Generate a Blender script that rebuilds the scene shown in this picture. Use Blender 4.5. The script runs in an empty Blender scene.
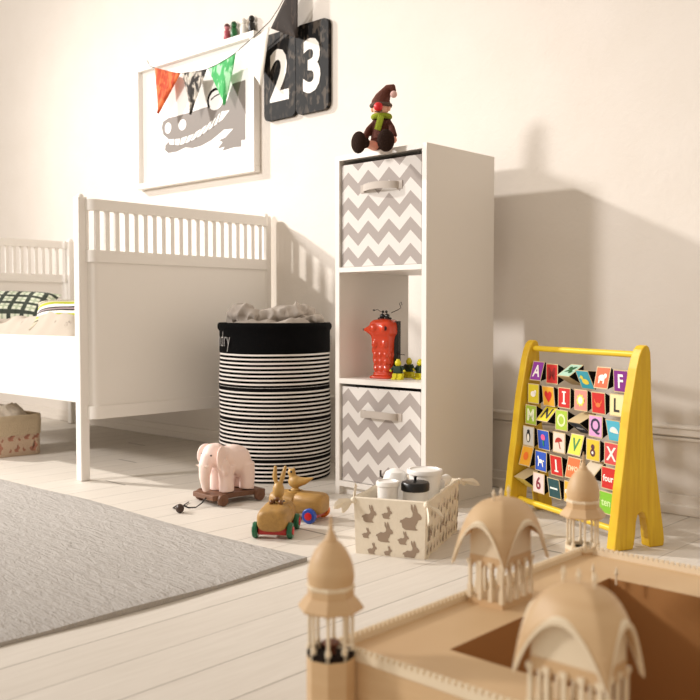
import bpy, bmesh, math, random
from mathutils import Vector, Matrix, noise
PI = math.pi
SC = bpy.context.scene
COL = SC.collection
random.seed(7)

# ------------------------------------------------------------------ materials
def lin(c):
    return tuple((x / 12.92 if x <= 0.04045 else ((x + 0.055) / 1.055) ** 2.4) for x in c)
def rgb(h):
    h = h.lstrip('#')
    return lin(tuple(int(h[i:i + 2], 16) / 255 for i in (0, 2, 4)))
MC = {}
DARKSPEC = .12
def mat(name, color, rough=0.6, bump=0.0, bscale=60, var=0.0, vscale=8, metal=0, stretch=None, sub=0, coat=0):
    if name in MC: return MC[name]
    m = bpy.data.materials.new(name); m.use_nodes = True
    nt = m.node_tree; b = nt.nodes['Principled BSDF']
    c = rgb(color)
    b.inputs['Base Color'].default_value = (*c, 1); b.inputs['Roughness'].default_value = rough
    b.inputs['Metallic'].default_value = metal
    if max(c) < .03 and rough > .5: b.inputs['Specular IOR Level'].default_value = .12
    if coat: b.inputs['Coat Weight'].default_value = coat
    if sub:
        b.inputs['Subsurface Weight'].default_value = sub
        b.inputs['Subsurface Radius'].default_value = (.01, .006, .004)
    if bump or var:
        tc = nt.nodes.new('ShaderNodeTexCoord'); mp = nt.nodes.new('ShaderNodeMapping')
        nt.links.new(tc.outputs['Object'], mp.inputs[0])
        if stretch: mp.inputs['Scale'].default_value = stretch
        if var:
            n = nt.nodes.new('ShaderNodeTexNoise'); n.inputs['Scale'].default_value = vscale; n.inputs['Detail'].default_value = 4
            nt.links.new(mp.outputs[0], n.inputs['Vector'])
            mx = nt.nodes.new('ShaderNodeMix'); mx.data_type = 'RGBA'
            mx.inputs[6].default_value = (*[x * (1 - var) for x in c], 1)
            mx.inputs[7].default_value = (*[min(1, x * (1 + var)) for x in c], 1)
            nt.links.new(n.outputs['Fac'], mx.inputs[0]); nt.links.new(mx.outputs[2], b.inputs['Base Color'])
        if bump:
            n = nt.nodes.new('ShaderNodeTexNoise'); n.inputs['Scale'].default_value = bscale; n.inputs['Detail'].default_value = 5
            nt.links.new(mp.outputs[0], n.inputs['Vector'])
            bp = nt.nodes.new('ShaderNodeBump'); bp.inputs['Strength'].default_value = bump; bp.inputs['Distance'].default_value = .01
            nt.links.new(n.outputs['Fac'], bp.inputs['Height']); nt.links.new(bp.outputs[0], b.inputs['Normal'])
    MC[name] = m
    return m
class NT:
    """small node-expression helper"""
    def __init__(s, name, rough=.6):
        s.m = bpy.data.materials.new(name); s.m.use_nodes = True; s.nt = s.m.node_tree
        s.b = s.nt.nodes['Principled BSDF']; s.b.inputs['Roughness'].default_value = rough
        tc = s.nt.nodes.new('ShaderNodeTexCoord'); s.obj = tc.outputs['Object']
        sp = s.nt.nodes.new('ShaderNodeSeparateXYZ'); s.nt.links.new(s.obj, sp.inputs[0])
        s.x, s.y, s.z = sp.outputs
        MC[name] = s.m
    def put(s, sock, v):
        if hasattr(v, 'links'): s.nt.links.new(v, sock)
        elif isinstance(v, tuple) and len(v) == 3 and sock.type == 'RGBA': sock.default_value = (*v, 1)
        else: sock.default_value = v
    def math(s, op, a, b=None, c=None):
        n = s.nt.nodes.new('ShaderNodeMath'); n.operation = op
        s.put(n.inputs[0], a)
        if b is not None: s.put(n.inputs[1], b)
        if c is not None: s.put(n.inputs[2], c)
        return n.outputs[0]
    def mix(s, f, a, b):
        n = s.nt.nodes.new('ShaderNodeMix'); n.data_type = 'RGBA'
        s.put(n.inputs[0], f); s.put(n.inputs[6], a); s.put(n.inputs[7], b)
        return n.outputs[2]
    def noise(s, scale, stretch=(1, 1, 1), detail=4, dist=0):
        mp = s.nt.nodes.new('ShaderNodeMapping'); mp.inputs['Scale'].default_value = stretch
        s.nt.links.new(s.obj, mp.inputs[0])
        n = s.nt.nodes.new('ShaderNodeTexNoise'); n.inputs['Scale'].default_value = scale; n.inputs['Detail'].default_value = detail
        n.inputs['Distortion'].default_value = dist
        s.nt.links.new(mp.outputs[0], n.inputs['Vector']); return n.outputs['Fac']
    def bump(s, h, strength=.3, dist=.01):
        bp = s.nt.nodes.new('ShaderNodeBump'); bp.inputs['Strength'].default_value = strength; bp.inputs['Distance'].default_value = dist
        s.put(bp.inputs['Height'], h); s.nt.links.new(bp.outputs[0], s.b.inputs['Normal'])
    def color(s, v): s.put(s.b.inputs['Base Color'], v)
    def smooth(s, x, a, b):
        n = s.nt.nodes.new('ShaderNodeMapRange'); n.interpolation_type = 'SMOOTHSTEP'
        s.put(n.inputs[0], x); n.inputs[1].default_value = a; n.inputs[2].default_value = b; return n.outputs[0]

# ------------------------------------------------------------------ mesh builder
class MB:
    def __init__(s): s.bm = bmesh.new(); s.mi = 0; s.M = Matrix.Identity(4)
    def v(s, p): return s.bm.verts.new(s.M @ Vector(p))
    def f(s, vs):
        try:
            f = s.bm.faces.new(vs); f.material_index = s.mi; return f
        except ValueError: return None
    def box(s, c, d, R=None, bev=0, taper=1):
        cx, cy, cz = c; hx, hy, hz = d[0] / 2, d[1] / 2, d[2] / 2
        P = []
        for z in (-1, 1):
            k = taper if z > 0 else 1
            for x, y in ((-1, -1), (1, -1), (1, 1), (-1, 1)):
                p = Vector((x * hx * k, y * hy * k, z * hz))
                if R is not None: p = R @ p
                P.append(s.v((p.x + cx, p.y + cy, p.z + cz)))
        fs = [s.f([P[i] for i in q]) for q in ((3, 2, 1, 0), (4, 5, 6, 7), (0, 1, 5, 4), (1, 2, 6, 5), (2, 3, 7, 6), (3, 0, 4, 7))]
        if bev:
            es = list({e for f in fs if f for e in f.edges})
            r = bmesh.ops.bevel(s.bm, geom=es, offset=bev, segments=2, affect='EDGES', profile=.5)
            for f in r['faces']: f.material_index = s.mi
        return s
    def ring(s, pts): return [s.v(p) for p in pts]
    def skin(s, rings, close=True, cap0=True, cap1=True):
        n = len(rings[0])
        for a, b in zip(rings, rings[1:]):
            for i in range(n if close else n - 1):
                j = (i + 1) % n
                s.f([a[i], a[j], b[j], b[i]])
        if cap0: s.f(rings[0][::-1])
        if cap1: s.f(rings[-1])
        return s
    def tube(s, path, r, seg=10, caps=True):
        pts = [Vector(p) for p in path]; rs = r if isinstance(r, (list, tuple)) else [r] * len(pts)
        rings = []; up = None
        for i, p in enumerate(pts):
            t = (pts[min(i + 1, len(pts) - 1)] - pts[max(i - 1, 0)]).normalized()
            if up is None: up = t.orthogonal().normalized()
            else:
                up = (up - t * up.dot(t))
                up = up.normalized() if up.length > 1e-6 else t.orthogonal().normalized()
            w = t.cross(up)
            rings.append(s.ring([p + (up * math.cos(a) + w * math.sin(a)) * rs[i] for a in [2 * PI * k / seg for k in range(seg)]]))
        return s.skin(rings, True, caps, caps)
    def lathe(s, prof, c=(0, 0, 0), seg=32, cap0=True, cap1=True, rot=0, R=None):
        rings = []
        for r, z in prof:
            ps = []
            for k in range(seg):
                p = Vector((r * math.cos(2 * PI * k / seg + rot), r * math.sin(2 * PI * k / seg + rot), z))
                if R is not None: p = R @ p
                ps.append(p + Vector(c))
            rings.append(s.ring(ps))
        return s.skin(rings, True, cap0, cap1)
    def ell(s, c, r, R=None, sub=3):
        M = Matrix.Translation(c) @ (R.to_4x4() if R is not None else Matrix.Identity(4)) @ Matrix.Diagonal((*r, 1))
        q = bmesh.ops.create_icosphere(s.bm, subdivisions=sub, radius=1, matrix=s.M @ M)
        for v in q['verts']:
            for f in v.link_faces: f.material_index = s.mi
        return s
    def poly(s, pts, T, th=0.0):
        """flat polygon from 2d pts through transform T(x,y,h); th>0 extrudes"""
        a = [s.v(T(x, y, th)) for x, y in pts]
        s.f(a)
        if th:
            b = [s.v(T(x, y, 0)) for x, y in pts]
            n = len(a)
            for i in range(n): s.f([b[i], b[(i + 1) % n], a[(i + 1) % n], a[i]])
            s.f(b[::-1])
        return s
    def build(s, name, mats, parent=None, smooth=False, tri=False, angle=None, norm=True):
        if norm: bmesh.ops.recalc_face_normals(s.bm, faces=s.bm.faces)
        me = bpy.data.meshes.new(name); s.bm.to_mesh(me); s.bm.free()
        for m in (mats if isinstance(mats, (list, tuple)) else [mats]): me.materials.append(m)
        if smooth:
            me.polygons.foreach_set('use_smooth', [True] * len(me.polygons))
            me.set_sharp_from_angle(angle=math.radians(angle or 40))
        o = bpy.data.objects.new(name, me); COL.objects.link(o)
        if parent: o.parent = parent
        return o
def tag(o, label=None, cat=None, group=None, kind=None):
    if label: o['label'] = label
    if cat: o['category'] = cat
    if group: o['group'] = group
    if kind: o['kind'] = kind
    return o
def thing(name, label, cat, loc=(0, 0, 0), rz=0, group=None):
    o = bpy.data.objects.new(name, None); COL.objects.link(o); o.location = loc; o.rotation_euler = (0, 0, rz)
    o.empty_display_size = .05
    return tag(o, label, cat, group)
def remesh(o, vox=.004, smooth=6):
    md = o.modifiers.new('r', 'REMESH'); md.mode = 'VOXEL'; md.voxel_size = vox
    ms = o.modifiers.new('s', 'SMOOTH'); ms.iterations = smooth; ms.factor = .6
    bpy.context.view_layer.update()
    dg = bpy.context.evaluated_depsgraph_get()
    me = bpy.data.meshes.new_from_object(o.evaluated_get(dg))
    o.modifiers.clear(); old = o.data; mats = list(old.materials)
    o.data = me
    if not len(me.materials):
        for m in mats: me.materials.append(m)
    me.polygons.foreach_set('use_smooth', [True] * len(me.polygons))
    me.polygons.foreach_set('material_index', [0] * len(me.polygons))
    return o
TXT = {}
def text2d(s, bold=0.0):
    """returns (verts2d, faces, width) of filled text, height of capitals about 0.7"""
    k = (s, bold)
    if k in TXT: return TXT[k]
    cu = bpy.data.curves.new('t', 'FONT'); cu.body = s; cu.size = 1; cu.offset = bold; cu.resolution_u = 3
    o = bpy.data.objects.new('t', cu); COL.objects.link(o)
    bpy.context.view_layer.update()
    dg = bpy.context.evaluated_depsgraph_get()
    me = bpy.data.meshes.new_from_object(o.evaluated_get(dg))
    vs = [(v.co.x, v.co.y) for v in me.vertices]; fs = [tuple(p.vertices) for p in me.polygons]
    bpy.data.objects.remove(o); bpy.data.curves.remove(cu); bpy.data.meshes.remove(me)
    TXT[k] = (vs, fs); return TXT[k]
def put_text(mb, s, T, size, cx=0, cy=0, bold=0.0, sx=1.0, h=0.0):
    vs, fs = text2d(s, bold)
    x0 = min(v[0] for v in vs); x1 = max(v[0] for v in vs); y0 = min(v[1] for v in vs); y1 = max(v[1] for v in vs)
    V = [mb.v(T(cx + (x - (x0 + x1) / 2) * size * sx, cy + (y - (y0 + y1) / 2) * size, h)) for x, y in vs]
    for f in fs: mb.f([V[i] for i in f])
def circ(cx, cy, r, r2=None, n=18, a0=0, a1=2 * PI):
    r2 = r if r2 is None else r2
    return [(cx + r * math.cos(a0 + (a1 - a0) * k / n), cy + r2 * math.sin(a0 + (a1 - a0) * k / n)) for k in range(n)]
Rx = lambda a: Matrix.Rotation(a, 3, 'X')
Ry = lambda a: Matrix.Rotation(a, 3, 'Y')
Rz = lambda a: Matrix.Rotation(a, 3, 'Z')

# common materials
WHITE = mat('white paint', '#ECE8E2', .45, bump=.02, bscale=30)
WHITE2 = mat('white melamine', '#E4DFD8', .4)
# wall
n = NT('plaster wall', .85); h = n.noise(45, detail=6, dist=.6); h2 = n.noise(6, detail=3)
n.color(n.mix(h2, rgb('#DFD7CD'), rgb('#E6DFD7'))); n.bump(n.math('ADD', h, n.math('MULTIPLY', h2, 1.5)), .16, .006); WALL = n.m
TRIM = mat('trim paint', '#E2DAD0', .6)
# floor : whitewashed planks running along y
n = NT('whitewashed planks', .5)
pw = .127
t = n.math('ADD', n.x, 1.213 + pw * 60)
u = n.math('DIVIDE', t, pw); idx = n.math('FLOOR', u); fr = n.math('FRACT', u)
edge = n.math('MINIMUM', fr, n.math('SUBTRACT', 1.0, fr))
wide = n.math('COMPARE', n.math('MODULO', idx, 3.0), 0.0, .1)
gap = n.math('MULTIPLY', n.smooth(edge, .016, .004), n.math('ADD', .5, n.math('MULTIPLY', wide, .5)))
yoff = n.math('MULTIPLY', n.math('FRACT', n.math('MULTIPLY', idx, .377)), 2.3)
yj = n.math('FRACT', n.math('DIVIDE', n.math('ADD', n.y, yoff), 2.3))
gj = n.smooth(n.math('ABSOLUTE', n.math('SUBTRACT', yj, .5)), .0022, .0006)
gap = n.math('MAXIMUM', gap, gj)
rnd = n.math('FRACT', n.math('MULTIPLY', n.math('SINE', n.math('MULTIPLY', idx, 12.9)), 43.7))
gr = n.noise(9, (9, .7, 1), 6, .4)
gr2 = n.noise(30, (10, .5, 1), 4)
base = n.mix(gr, rgb('#D0C8BD'), rgb('#E8E2D9'))
base = n.mix(n.math('MULTIPLY', gr2, .35), base, rgb('#B8AEA0'))
base = n.mix(n.math('MULTIPLY', rnd, .25), base, rgb('#C8BFB3'))
n.color(n.mix(n.math('MULTIPLY', gap, .85), base, rgb('#5E564C')))
n.bump(n.math('SUBTRACT', n.math('MULTIPLY', gr, .25), gap), .35, .004); FLOOR = n.m

# ------------------------------------------------------------------ room
W = 2.66
def struct(name, mb, m, **k): return tag(mb.build(name, m, **k), kind='structure')
m = MB(); m.box((-2.5, -0.9, -.025), (15, 9.4, .05)); struct('floor', m, FLOOR)
m = MB(); m.box((-2.5, W + .05, 1.5), (15, .1, 3.2)); struct('wall_back', m, WALL)
m = MB()
m.box((-2.5, W - .006, .030), (15, .012, .060), bev=.003)
m.box((-2.5, W - .010, .016), (15, .020, .032), bev=.004)
struct('baseboard_back', m, TRIM)
m = MB(); m.box((-2.5, W - .006, .252), (15, .012, .034), bev=.003); m.box((-2.5, W - .010, .262), (15, .020, .010), bev=.003); m.box((-2.5, W - .004, .226), (15, .008, .008))
struct('trim_1', m, TRIM)

# ------------------------------------------------------------------ rug
n = NT('ribbed grey rug', .95)
w = n.noise(13, (.8, 3.0, 1), 3, 1.0); w2 = n.noise(260, (1, 1, 1), 2); w3 = n.noise(42, (.9, 2.4, 1), 2, .8)
n.color(n.mix(n.math('MULTIPLY', n.math('ADD', w, w2), .5), rgb('#9D9893'), rgb('#BBB6B0')))
n.bump(n.math('ADD', n.math('ADD', w, n.math('MULTIPLY', w3, .8)), n.math('MULTIPLY', w2, .25)), .6, .012)
RUG = n.m
m = MB(); NX, NY = 90, 60
def rug_pt(i, j, top):
    x = -4.1 + 2.54 * i / NX; y = -.25 + 1.79 * j / NY
    x += .010 * math.sin(y * 6 + 1) * (i / NX); y += .012 * math.sin(x * 4.2)
    e = min(i, NX - i, j, NY - j)
    z = (.008 if e > 0 else .005) + .004 * noise.noise(Vector((x * 3, y * 3, 0))) + .003
    if i > NX - 8: z += .006 * max(0, math.sin(y * 7.5)) * (i - NX + 8) / 8
    return (x, y, z if top else .0005)
V = [[m.v(rug_pt(i, j, True)) for j in range(NY + 1)] for i in range(NX + 1)]
for i in range(NX):
    for j in range(NY): m.f([V[i][j], V[i + 1][j], V[i + 1][j + 1], V[i][j + 1]])
B = [[None] * (NY + 1) for _ in range(NX + 1)]
per = [(i, 0) for i in range(NX)] + [(NX, j) for j in range(NY)] + [(i, NY) for i in range(NX, 0, -1)] + [(0, j) for j in range(NY, 0, -1)]
bv = [m.v(rug_pt(i, j, False)) for i, j in per]
for k in range(len(per)):
    a, b = per[k], per[(k + 1) % len(per)]
    m.f([bv[k], bv[(k + 1) % len(per)], V[b[0]][b[1]], V[a[0]][a[1]]])
tag(m.build('rug', RUG, smooth=True, angle=60), 'large flat grey textured rug lying on the white plank floor', 'rug')

# ------------------------------------------------------------------ bed
bed = thing('junior_bed', 'white wooden bed with spindle rails and rounded end panel on square legs', 'bed', (-3.73, 2.19, 0))
BX, BY = 3.73, -2.19
def W2B(m): m.M = Matrix.Translation((BX, BY, 0))
Y0, Y1 = 1.742, 2.620
def end_panel(x, side, dz):
    """panel at x bulging to side (+1 right / -1 left)"""
    def path(off, y0, y1):
        xo = x + side * (.035 + off); r = max(.004, min(.05, .035 + off))
        P = [(x, y0 - off)]
        for k in range(0, 9):
            a = PI / 2 * k / 8
            P.append((xo - side * r + side * r * math.sin(a), y0 - off + r - r * math.cos(a)))
        for k in range(0, 9):
            a = PI / 2 * k / 8
            P.append((xo - side * r + side * r * math.cos(a), y1 + off - r + r * math.sin(a)))
        P.append((x, y1 + off)); return P
    def band(m, z0, z1, th, off):
        a = path(off, Y0 + .012, Y1 - .012); b = path(off - th, Y0 + .012, Y1 - .012)
        b = [(p[0], min(max(p[1], Y0 + .012 + th), Y1 - .012 - th)) for p in b]
        r = [m.ring([(ax, ay, z0), (ax, ay, z1), (bx_, by_, z1), (bx_, by_, z0)]) for (ax, ay), (bx_, by_) in zip(a, b)]
        m.skin(r)
    m = MB(); W2B(m); band(m, .245 + dz, .79 + dz, .010, 0); p = m.build('end_panel', WHITE, bed, smooth=True, angle=35)
    for z0, z1 in ((.222, .268), (.782, .824), (.965, 1.004)):
        m = MB(); W2B(m); band(m, z0 + dz, z1 + dz, .022, .007); m.build('rail', WHITE, bed, smooth=True, angle=35)
    P = path(0, Y0 + .012, Y1 - .012)
    # walk along the path at constant pitch
    L = [0]
    for a, b in zip(P, P[1:]): L.append(L[-1] + math.hypot(b[0] - a[0], b[1] - a[1]))
    s = .012
    while s < L[-1] - .008:
        i = max(k for k in range(len(L) - 1) if L[k] <= s)
        f = (s - L[i]) / (L[i + 1] - L[i]); q = (P[i][0] + (P[i + 1][0] - P[i][0]) * f, P[i][1] + (P[i + 1][1] - P[i][1]) * f)
        a = math.atan2(P[i + 1][1] - P[i][1], P[i + 1][0] - P[i][0])
        m = MB(); W2B(m); m.box((q[0] - side * .006, q[1], .894 + dz), (.017, .011, .146), Rz(a)); m.build('spindle', WHITE, bed)
        s += .0405
end_panel(-2.916, 1, 0)
end_panel(-4.50, -1, -.016)
for x in (-2.922, -4.50):
    for y in (Y0, Y1):
        m = MB(); W2B(m); lz = 1.012 if x > -4 else .992
        m.box((x, y, lz / 2), (.036, .036, lz), bev=.004)
        m.lathe([(.008, lz - .004), (.012, lz), (.012, lz + .006), (.006, lz + .011)], (x, y, 0), 14)
        m.build('leg', WHITE, bed)
for y in (Y0 - .004, Y1 + .004):
    m = MB(); W2B(m); m.box(((-2.922 - 4.50) / 2, y, .398), (1.53, .018, .236), bev=.003); m.build('side_panel', WHITE, bed)
m = MB(); W2B(m)
for k in range(10): m.box((-4.35 + k * .142, 2.19, .315), (.07, .86, .014))
m.box((-3.72, 1.765, .30), (1.5, .03, .03)); m.box((-3.72, 2.615, .30), (1.5, .03, .03))
m.build('bed_slats', WHITE, bed)
m = MB(); m.box((-3.715, 2.19, .40), (1.46, .84, .155), bev=.03)
tag(m.build('mattress', mat('mattress cotton', '#EEE9E2', .9, bump=.1), smooth=True), 'white mattress inside the white spindle bed', 'mattress')

# quilt (crumpled)
n = NT('floral quilt', .95)
vo = n.nt.nodes.new('ShaderNodeTexVoronoi'); vo.inputs['Scale'].default_value = 14; n.nt.links.new(n.obj, vo.inputs['Vector'])
d = n.smooth(vo.outputs['Distance'], .30, .12); f2 = n.smooth(n.noise(70, detail=2), .55, .60)
n.color(n.mix(n.math('MULTIPLY', n.math('MULTIPLY', d, f2), .75), rgb('#AFA496'), rgb('#4B423C')))
n.bump(n.noise(200), .15, .003); QUILT = n.m
m = MB(); NX, NY = 70, 44
V = []
for i in range(NX + 1):
    r = []
    for j in range(NY + 1):
        x = -4.38 + 1.30 * i / NX; y = 1.79 + .76 * j / NY
        e = min(i / 6, (NX - i) / 6, j / 4, (NY - j) / 4, 1)
        q = Vector((x * 4.5, y * 6, 3))
        rg = 1 - abs(noise.noise(q)) * 2.2
        z = .49 + e * (.030 + .06 * max(0, rg) + .045 * noise.noise(Vector((x * 3, y * 3, 9))) + .02 * noise.noise(Vector((x * 13, y * 13, 9))))
        r.append(m.v((x, y, max(z, .482))))
    V.append(r)
for i in range(NX):
    for j in range(NY): m.f([V[i][j], V[i + 1][j], V[i + 1][j + 1], V[i][j + 1]])
o = m.build('quilt', QUILT, smooth=True, angle=80)
md = o.modifiers.new('s', 'SOLIDIFY'); md.thickness = .012; md.offset = -1
tag(o, 'crumpled beige quilt with small dark flowers spread over the bed', 'quilt')

def pillow(name, mt, loc, rot, size, label, cat):
    m = MB(); N = 24; a, b, h = size
    for s in (1, -1):
        V = []
        for i in range(N + 1):
            r = []
            for j in range(N + 1):
                u = -1 + 2 * i / N; v = -1 + 2 * j / N
                k = max(0, (1 - u ** 4)) ** .6 * max(0, (1 - v ** 4)) ** .6
                px = a * u * (1 - .07 * (1 - v * v)); py = b * v * (1 - .07 * (1 - u * u))
                z = h * k + .10 * h * k * noise.noise(Vector((u * 2.5, v * 2.5, s * 3)))
                r.append(m.v((px, py, s * z)))
            V.append(r)
        for i in range(N):
            for j in range(N): m.f([V[i][j], V[i + 1][j], V[i + 1][j + 1], V[i][j + 1]])
    bmesh.ops.remove_doubles(m.bm, verts=m.bm.verts, dist=.0008)
    o = m.build(name, mt, smooth=True, angle=70); o.location = loc; o.rotation_euler = rot
    return tag(o, label, cat)
n = NT('plaid cotton', .9)
def lines(src, per, wd, off=0):
    f = n.math('FRACT', n.math('ADD', n.math('DIVIDE', src, per), off + 20))
    return n.smooth(n.math('ABSOLUTE', n.math('SUBTRACT', f, .5)), wd, wd * .7)
A_ = n.math('MAXIMUM', lines(n.x, .062, .19), lines(n.y, .062, .19))
Bq = n.math('MAXIMUM', lines(n.x, .062, .10, .5), lines(n.y, .062, .10, .5))
c = n.mix(n.math('MULTIPLY', Bq, .5), rgb('#D9DECB'), rgb('#6E8A5E'))
n.color(n.mix(n.math('MULTIPLY', A_, .95), c, rgb('#12231A'))); n.bump(n.noise(14), .3, .01); PLAID = n.m
pillow('pillow', PLAID, (-4.22, 2.07, .622), (.55, .0, .72), (.27, .13, .055), 'green and black plaid pillow at the far end of the bed', 'pillow')
n = NT('striped cotton', .9)
v = n.math('ABSOLUTE', n.y)
s1 = n.smooth(v, .013, .011); s2 = n.math('COMPARE', v, .019, .008); s3 = n.math('COMPARE', v, .034, .009); s4 = n.math('COMPARE', v, .001, .0035)
c = n.mix(s3, rgb('#B9B09A'), rgb('#A7AE2A')); c = n.mix(s2, c, rgb('#F2EEE6')); c = n.mix(s1, c, rgb('#1B1510')); c = n.mix(s4, c, rgb('#9A8B8E'))
s5 = n.math('COMPARE', v, .056, .0025); c = n.mix(s5, c, rgb('#3A3A20'))
n.color(c); STRIPE = n.m
pillow('cushion', STRIPE, (-3.36, 1.99, .590), (.75, .0, .75), (.185, .085, .042), 'small cushion with lime, black and white stripes behind the bed post', 'cushion')

# ------------------------------------------------------------------ picture
FX0, FX1, FZ0, FZ1 = -3.998, -3.086, 1.228, 1.845
fr = thing('framed_picture', 'white framed poster of a grinning grey crocodile hanging above the bed', 'picture', (-3.4386, 2.6406, 1.2097))
fr.scale = (.9708,) * 3
def rel(m): m.M = Matrix.Translation((-(FX0 + FX1) / 2, -2.72, -FZ0))
m = MB(); rel(m); t = .028
for c_, d_ in ((((FX0 + FX1) / 2, 2.72, FZ0 + t / 2), (FX1 - FX0, .036, t)), (((FX0 + FX1) / 2, 2.72, FZ1 - t / 2), (FX1 - FX0, .036, t)),
             ((FX0 + t / 2, 2.72, (FZ0 + FZ1) / 2), (t, .036, FZ1 - FZ0 - 2 * t)), ((FX1 - t / 2, 2.72, (FZ0 + FZ1) / 2), (t, .036, FZ1 - FZ0 - 2 * t))):
    m.box(c_, d_, bev=.002)
m.build('frame', WHITE, fr)
m = MB(); rel(m); m.box(((FX0 + FX1) / 2, 2.732, (FZ0 + FZ1) / 2), (FX1 - FX0 - .03, .006, FZ1 - FZ0 - .03)); bk = m.build('print', mat('poster paper', '#F8F6F2', .5), fr)
HEAD = [(-3.808, 1.523), (-3.796, 1.55), (-3.754, 1.561), (-3.661, 1.561), (-3.565, 1.564), (-3.461, 1.569), (-3.387, 1.574), (-3.304, 1.574), (-3.263, 1.645), (-3.173, 1.648), (-3.175, 1.382), (-3.203, 1.383), (-3.203, 1.354), (-3.255, 1.357), (-3.337, 1.351), (-3.321, 1.368), (-3.373, 1.365), (-3.336, 1.39), (-3.362, 1.403), (-3.316, 1.41), (-3.259, 1.442), (-3.325, 1.447), (-3.367, 1.43), (-3.42, 1.41), (-3.496, 1.393), (-3.562, 1.391), (-3.618, 1.401), (-3.686, 1.389), (-3.756, 1.39), (-3.783, 1.408), (-3.779, 1.432), (-3.75, 1.445), (-3.755, 1.46), (-3.796, 1.486)]
MOUTH = [(-3.75, 1.456), (-3.663, 1.448), (-3.561, 1.455), (-3.462, 1.482), (-3.387, 1.508), (-3.345, 1.532), (-3.284, 1.529), (-3.335, 1.494), (-3.409, 1.469), (-3.495, 1.443), (-3.584, 1.424), (-3.663, 1.417), (-3.744, 1.431)]
yy = lambda h: 2.7288 - h
TP = lambda x, z, h: (x, yy(h), z)
def pfill(m, pts, h):
    vs = [m.v(TP(x, z, h)) for x, z in pts]; f = m.f(vs)
    if f: f.normal_update(); bmesh.ops.triangulate(m.bm, faces=[f], ngon_method='EAR_CLIP')
m = MB(); rel(m)
pfill(m, HEAD, .0006)
m.mi = 1
pfill(m, MOUTH, .0012)
for q in ((-3.755, 1.512, .026, .027), (-3.639, 1.512, .030, .026), (-3.385, 1.59, .056, .045)): pfill(m, circ(*q, n=24), .0012)
m.mi = 2
ring = [(-3.385 + .062 * math.cos(a), 1.592 + .055 * math.sin(a)) for a in [PI * (.25 + .95 * k / 12) for k in range(13)]]
rin = [(-3.381 + .052 * math.cos(a), 1.590 + .045 * math.sin(a)) for a in [PI * (.25 + .95 * k / 12) for k in range(13)]]
for k in range(12): pfill(m, [ring[k], ring[k + 1], rin[k + 1], rin[k]], .0018)
pfill(m, [(-3.42, 1.60), (-3.39, 1.612), (-3.35, 1.618), (-3.35, 1.613), (-3.39, 1.606), (-3.418, 1.594)], .0018)
m.mi = 0
up = [MOUTH[i] for i in range(0, 7)]; lo = [MOUTH[i] for i in (12, 11, 10, 9, 8, 7)]
def along(P, t):
    t *= len(P) - 1; i = min(int(t), len(P) - 2); f = t - i
    return (P[i][0] + (P[i + 1][0] - P[i][0]) * f, P[i][1] + (P[i + 1][1] - P[i][1]) * f)
for k in range(1, 10):
    a = along(up, k / 10 * .93); b = along(lo, k / 10)
    pfill(m, [(a[0] - .003, a[1] + .002), (a[0] + .003, a[1] + .002), (b[0] + .003, b[1] - .002), (b[0] - .003, b[1] - .002)], .0024)
m.build('artwork', [mat('print grey', '#7C736C', .6), mat('poster paper', '#F8F6F2'), mat('print black', '#141210', .6)], bk, norm=False)

# peg dolls on the frame
def peg(x, colr, label, hh=1):
    t = thing('peg_doll', label, 'peg doll', (x * .9708, 2.643, 1.8087), 0)
    m = MB(); m.lathe([(.014, 0), (.0155, .002), (.0150, .02), (.0125, .040), (.008, .045)], seg=20); m.build('body', mat('peg ' + colr, colr, .4), t, smooth=True)
    m = MB(); m.ell((0, 0, .057), (.0125, .0125, .0135)); m.build('head', mat('peg head ' + colr, {'#B0505C': '#C98088', '#12602A': '#155E2C', '#F1EDE6': '#F1EDE6', '#15110F': '#15110F'}[colr], .35), t, smooth=True)
    m = MB(); m.lathe([(.0135, .058), (.012, .066), (.007, .072), (.001, .0735)], seg=18); m.build('cap', mat('pegcap' + colr, {'#B0505C': '#5A2A2C', '#12602A': '#0E4A20', '#F1EDE6': '#E8E2D8', '#15110F': '#0C0A09'}[colr], .4), t, smooth=True)
peg(-3.292, '#B0505C', 'small dusty pink peg doll, leftmost on the picture frame')
peg(-3.243, '#12602A', 'small dark green peg doll standing on the picture frame')
peg(-3.176, '#F1EDE6', 'small white peg doll standing on the picture frame')
peg(-3.122, '#15110F', 'small black peg doll at the right corner of the picture frame')

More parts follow.
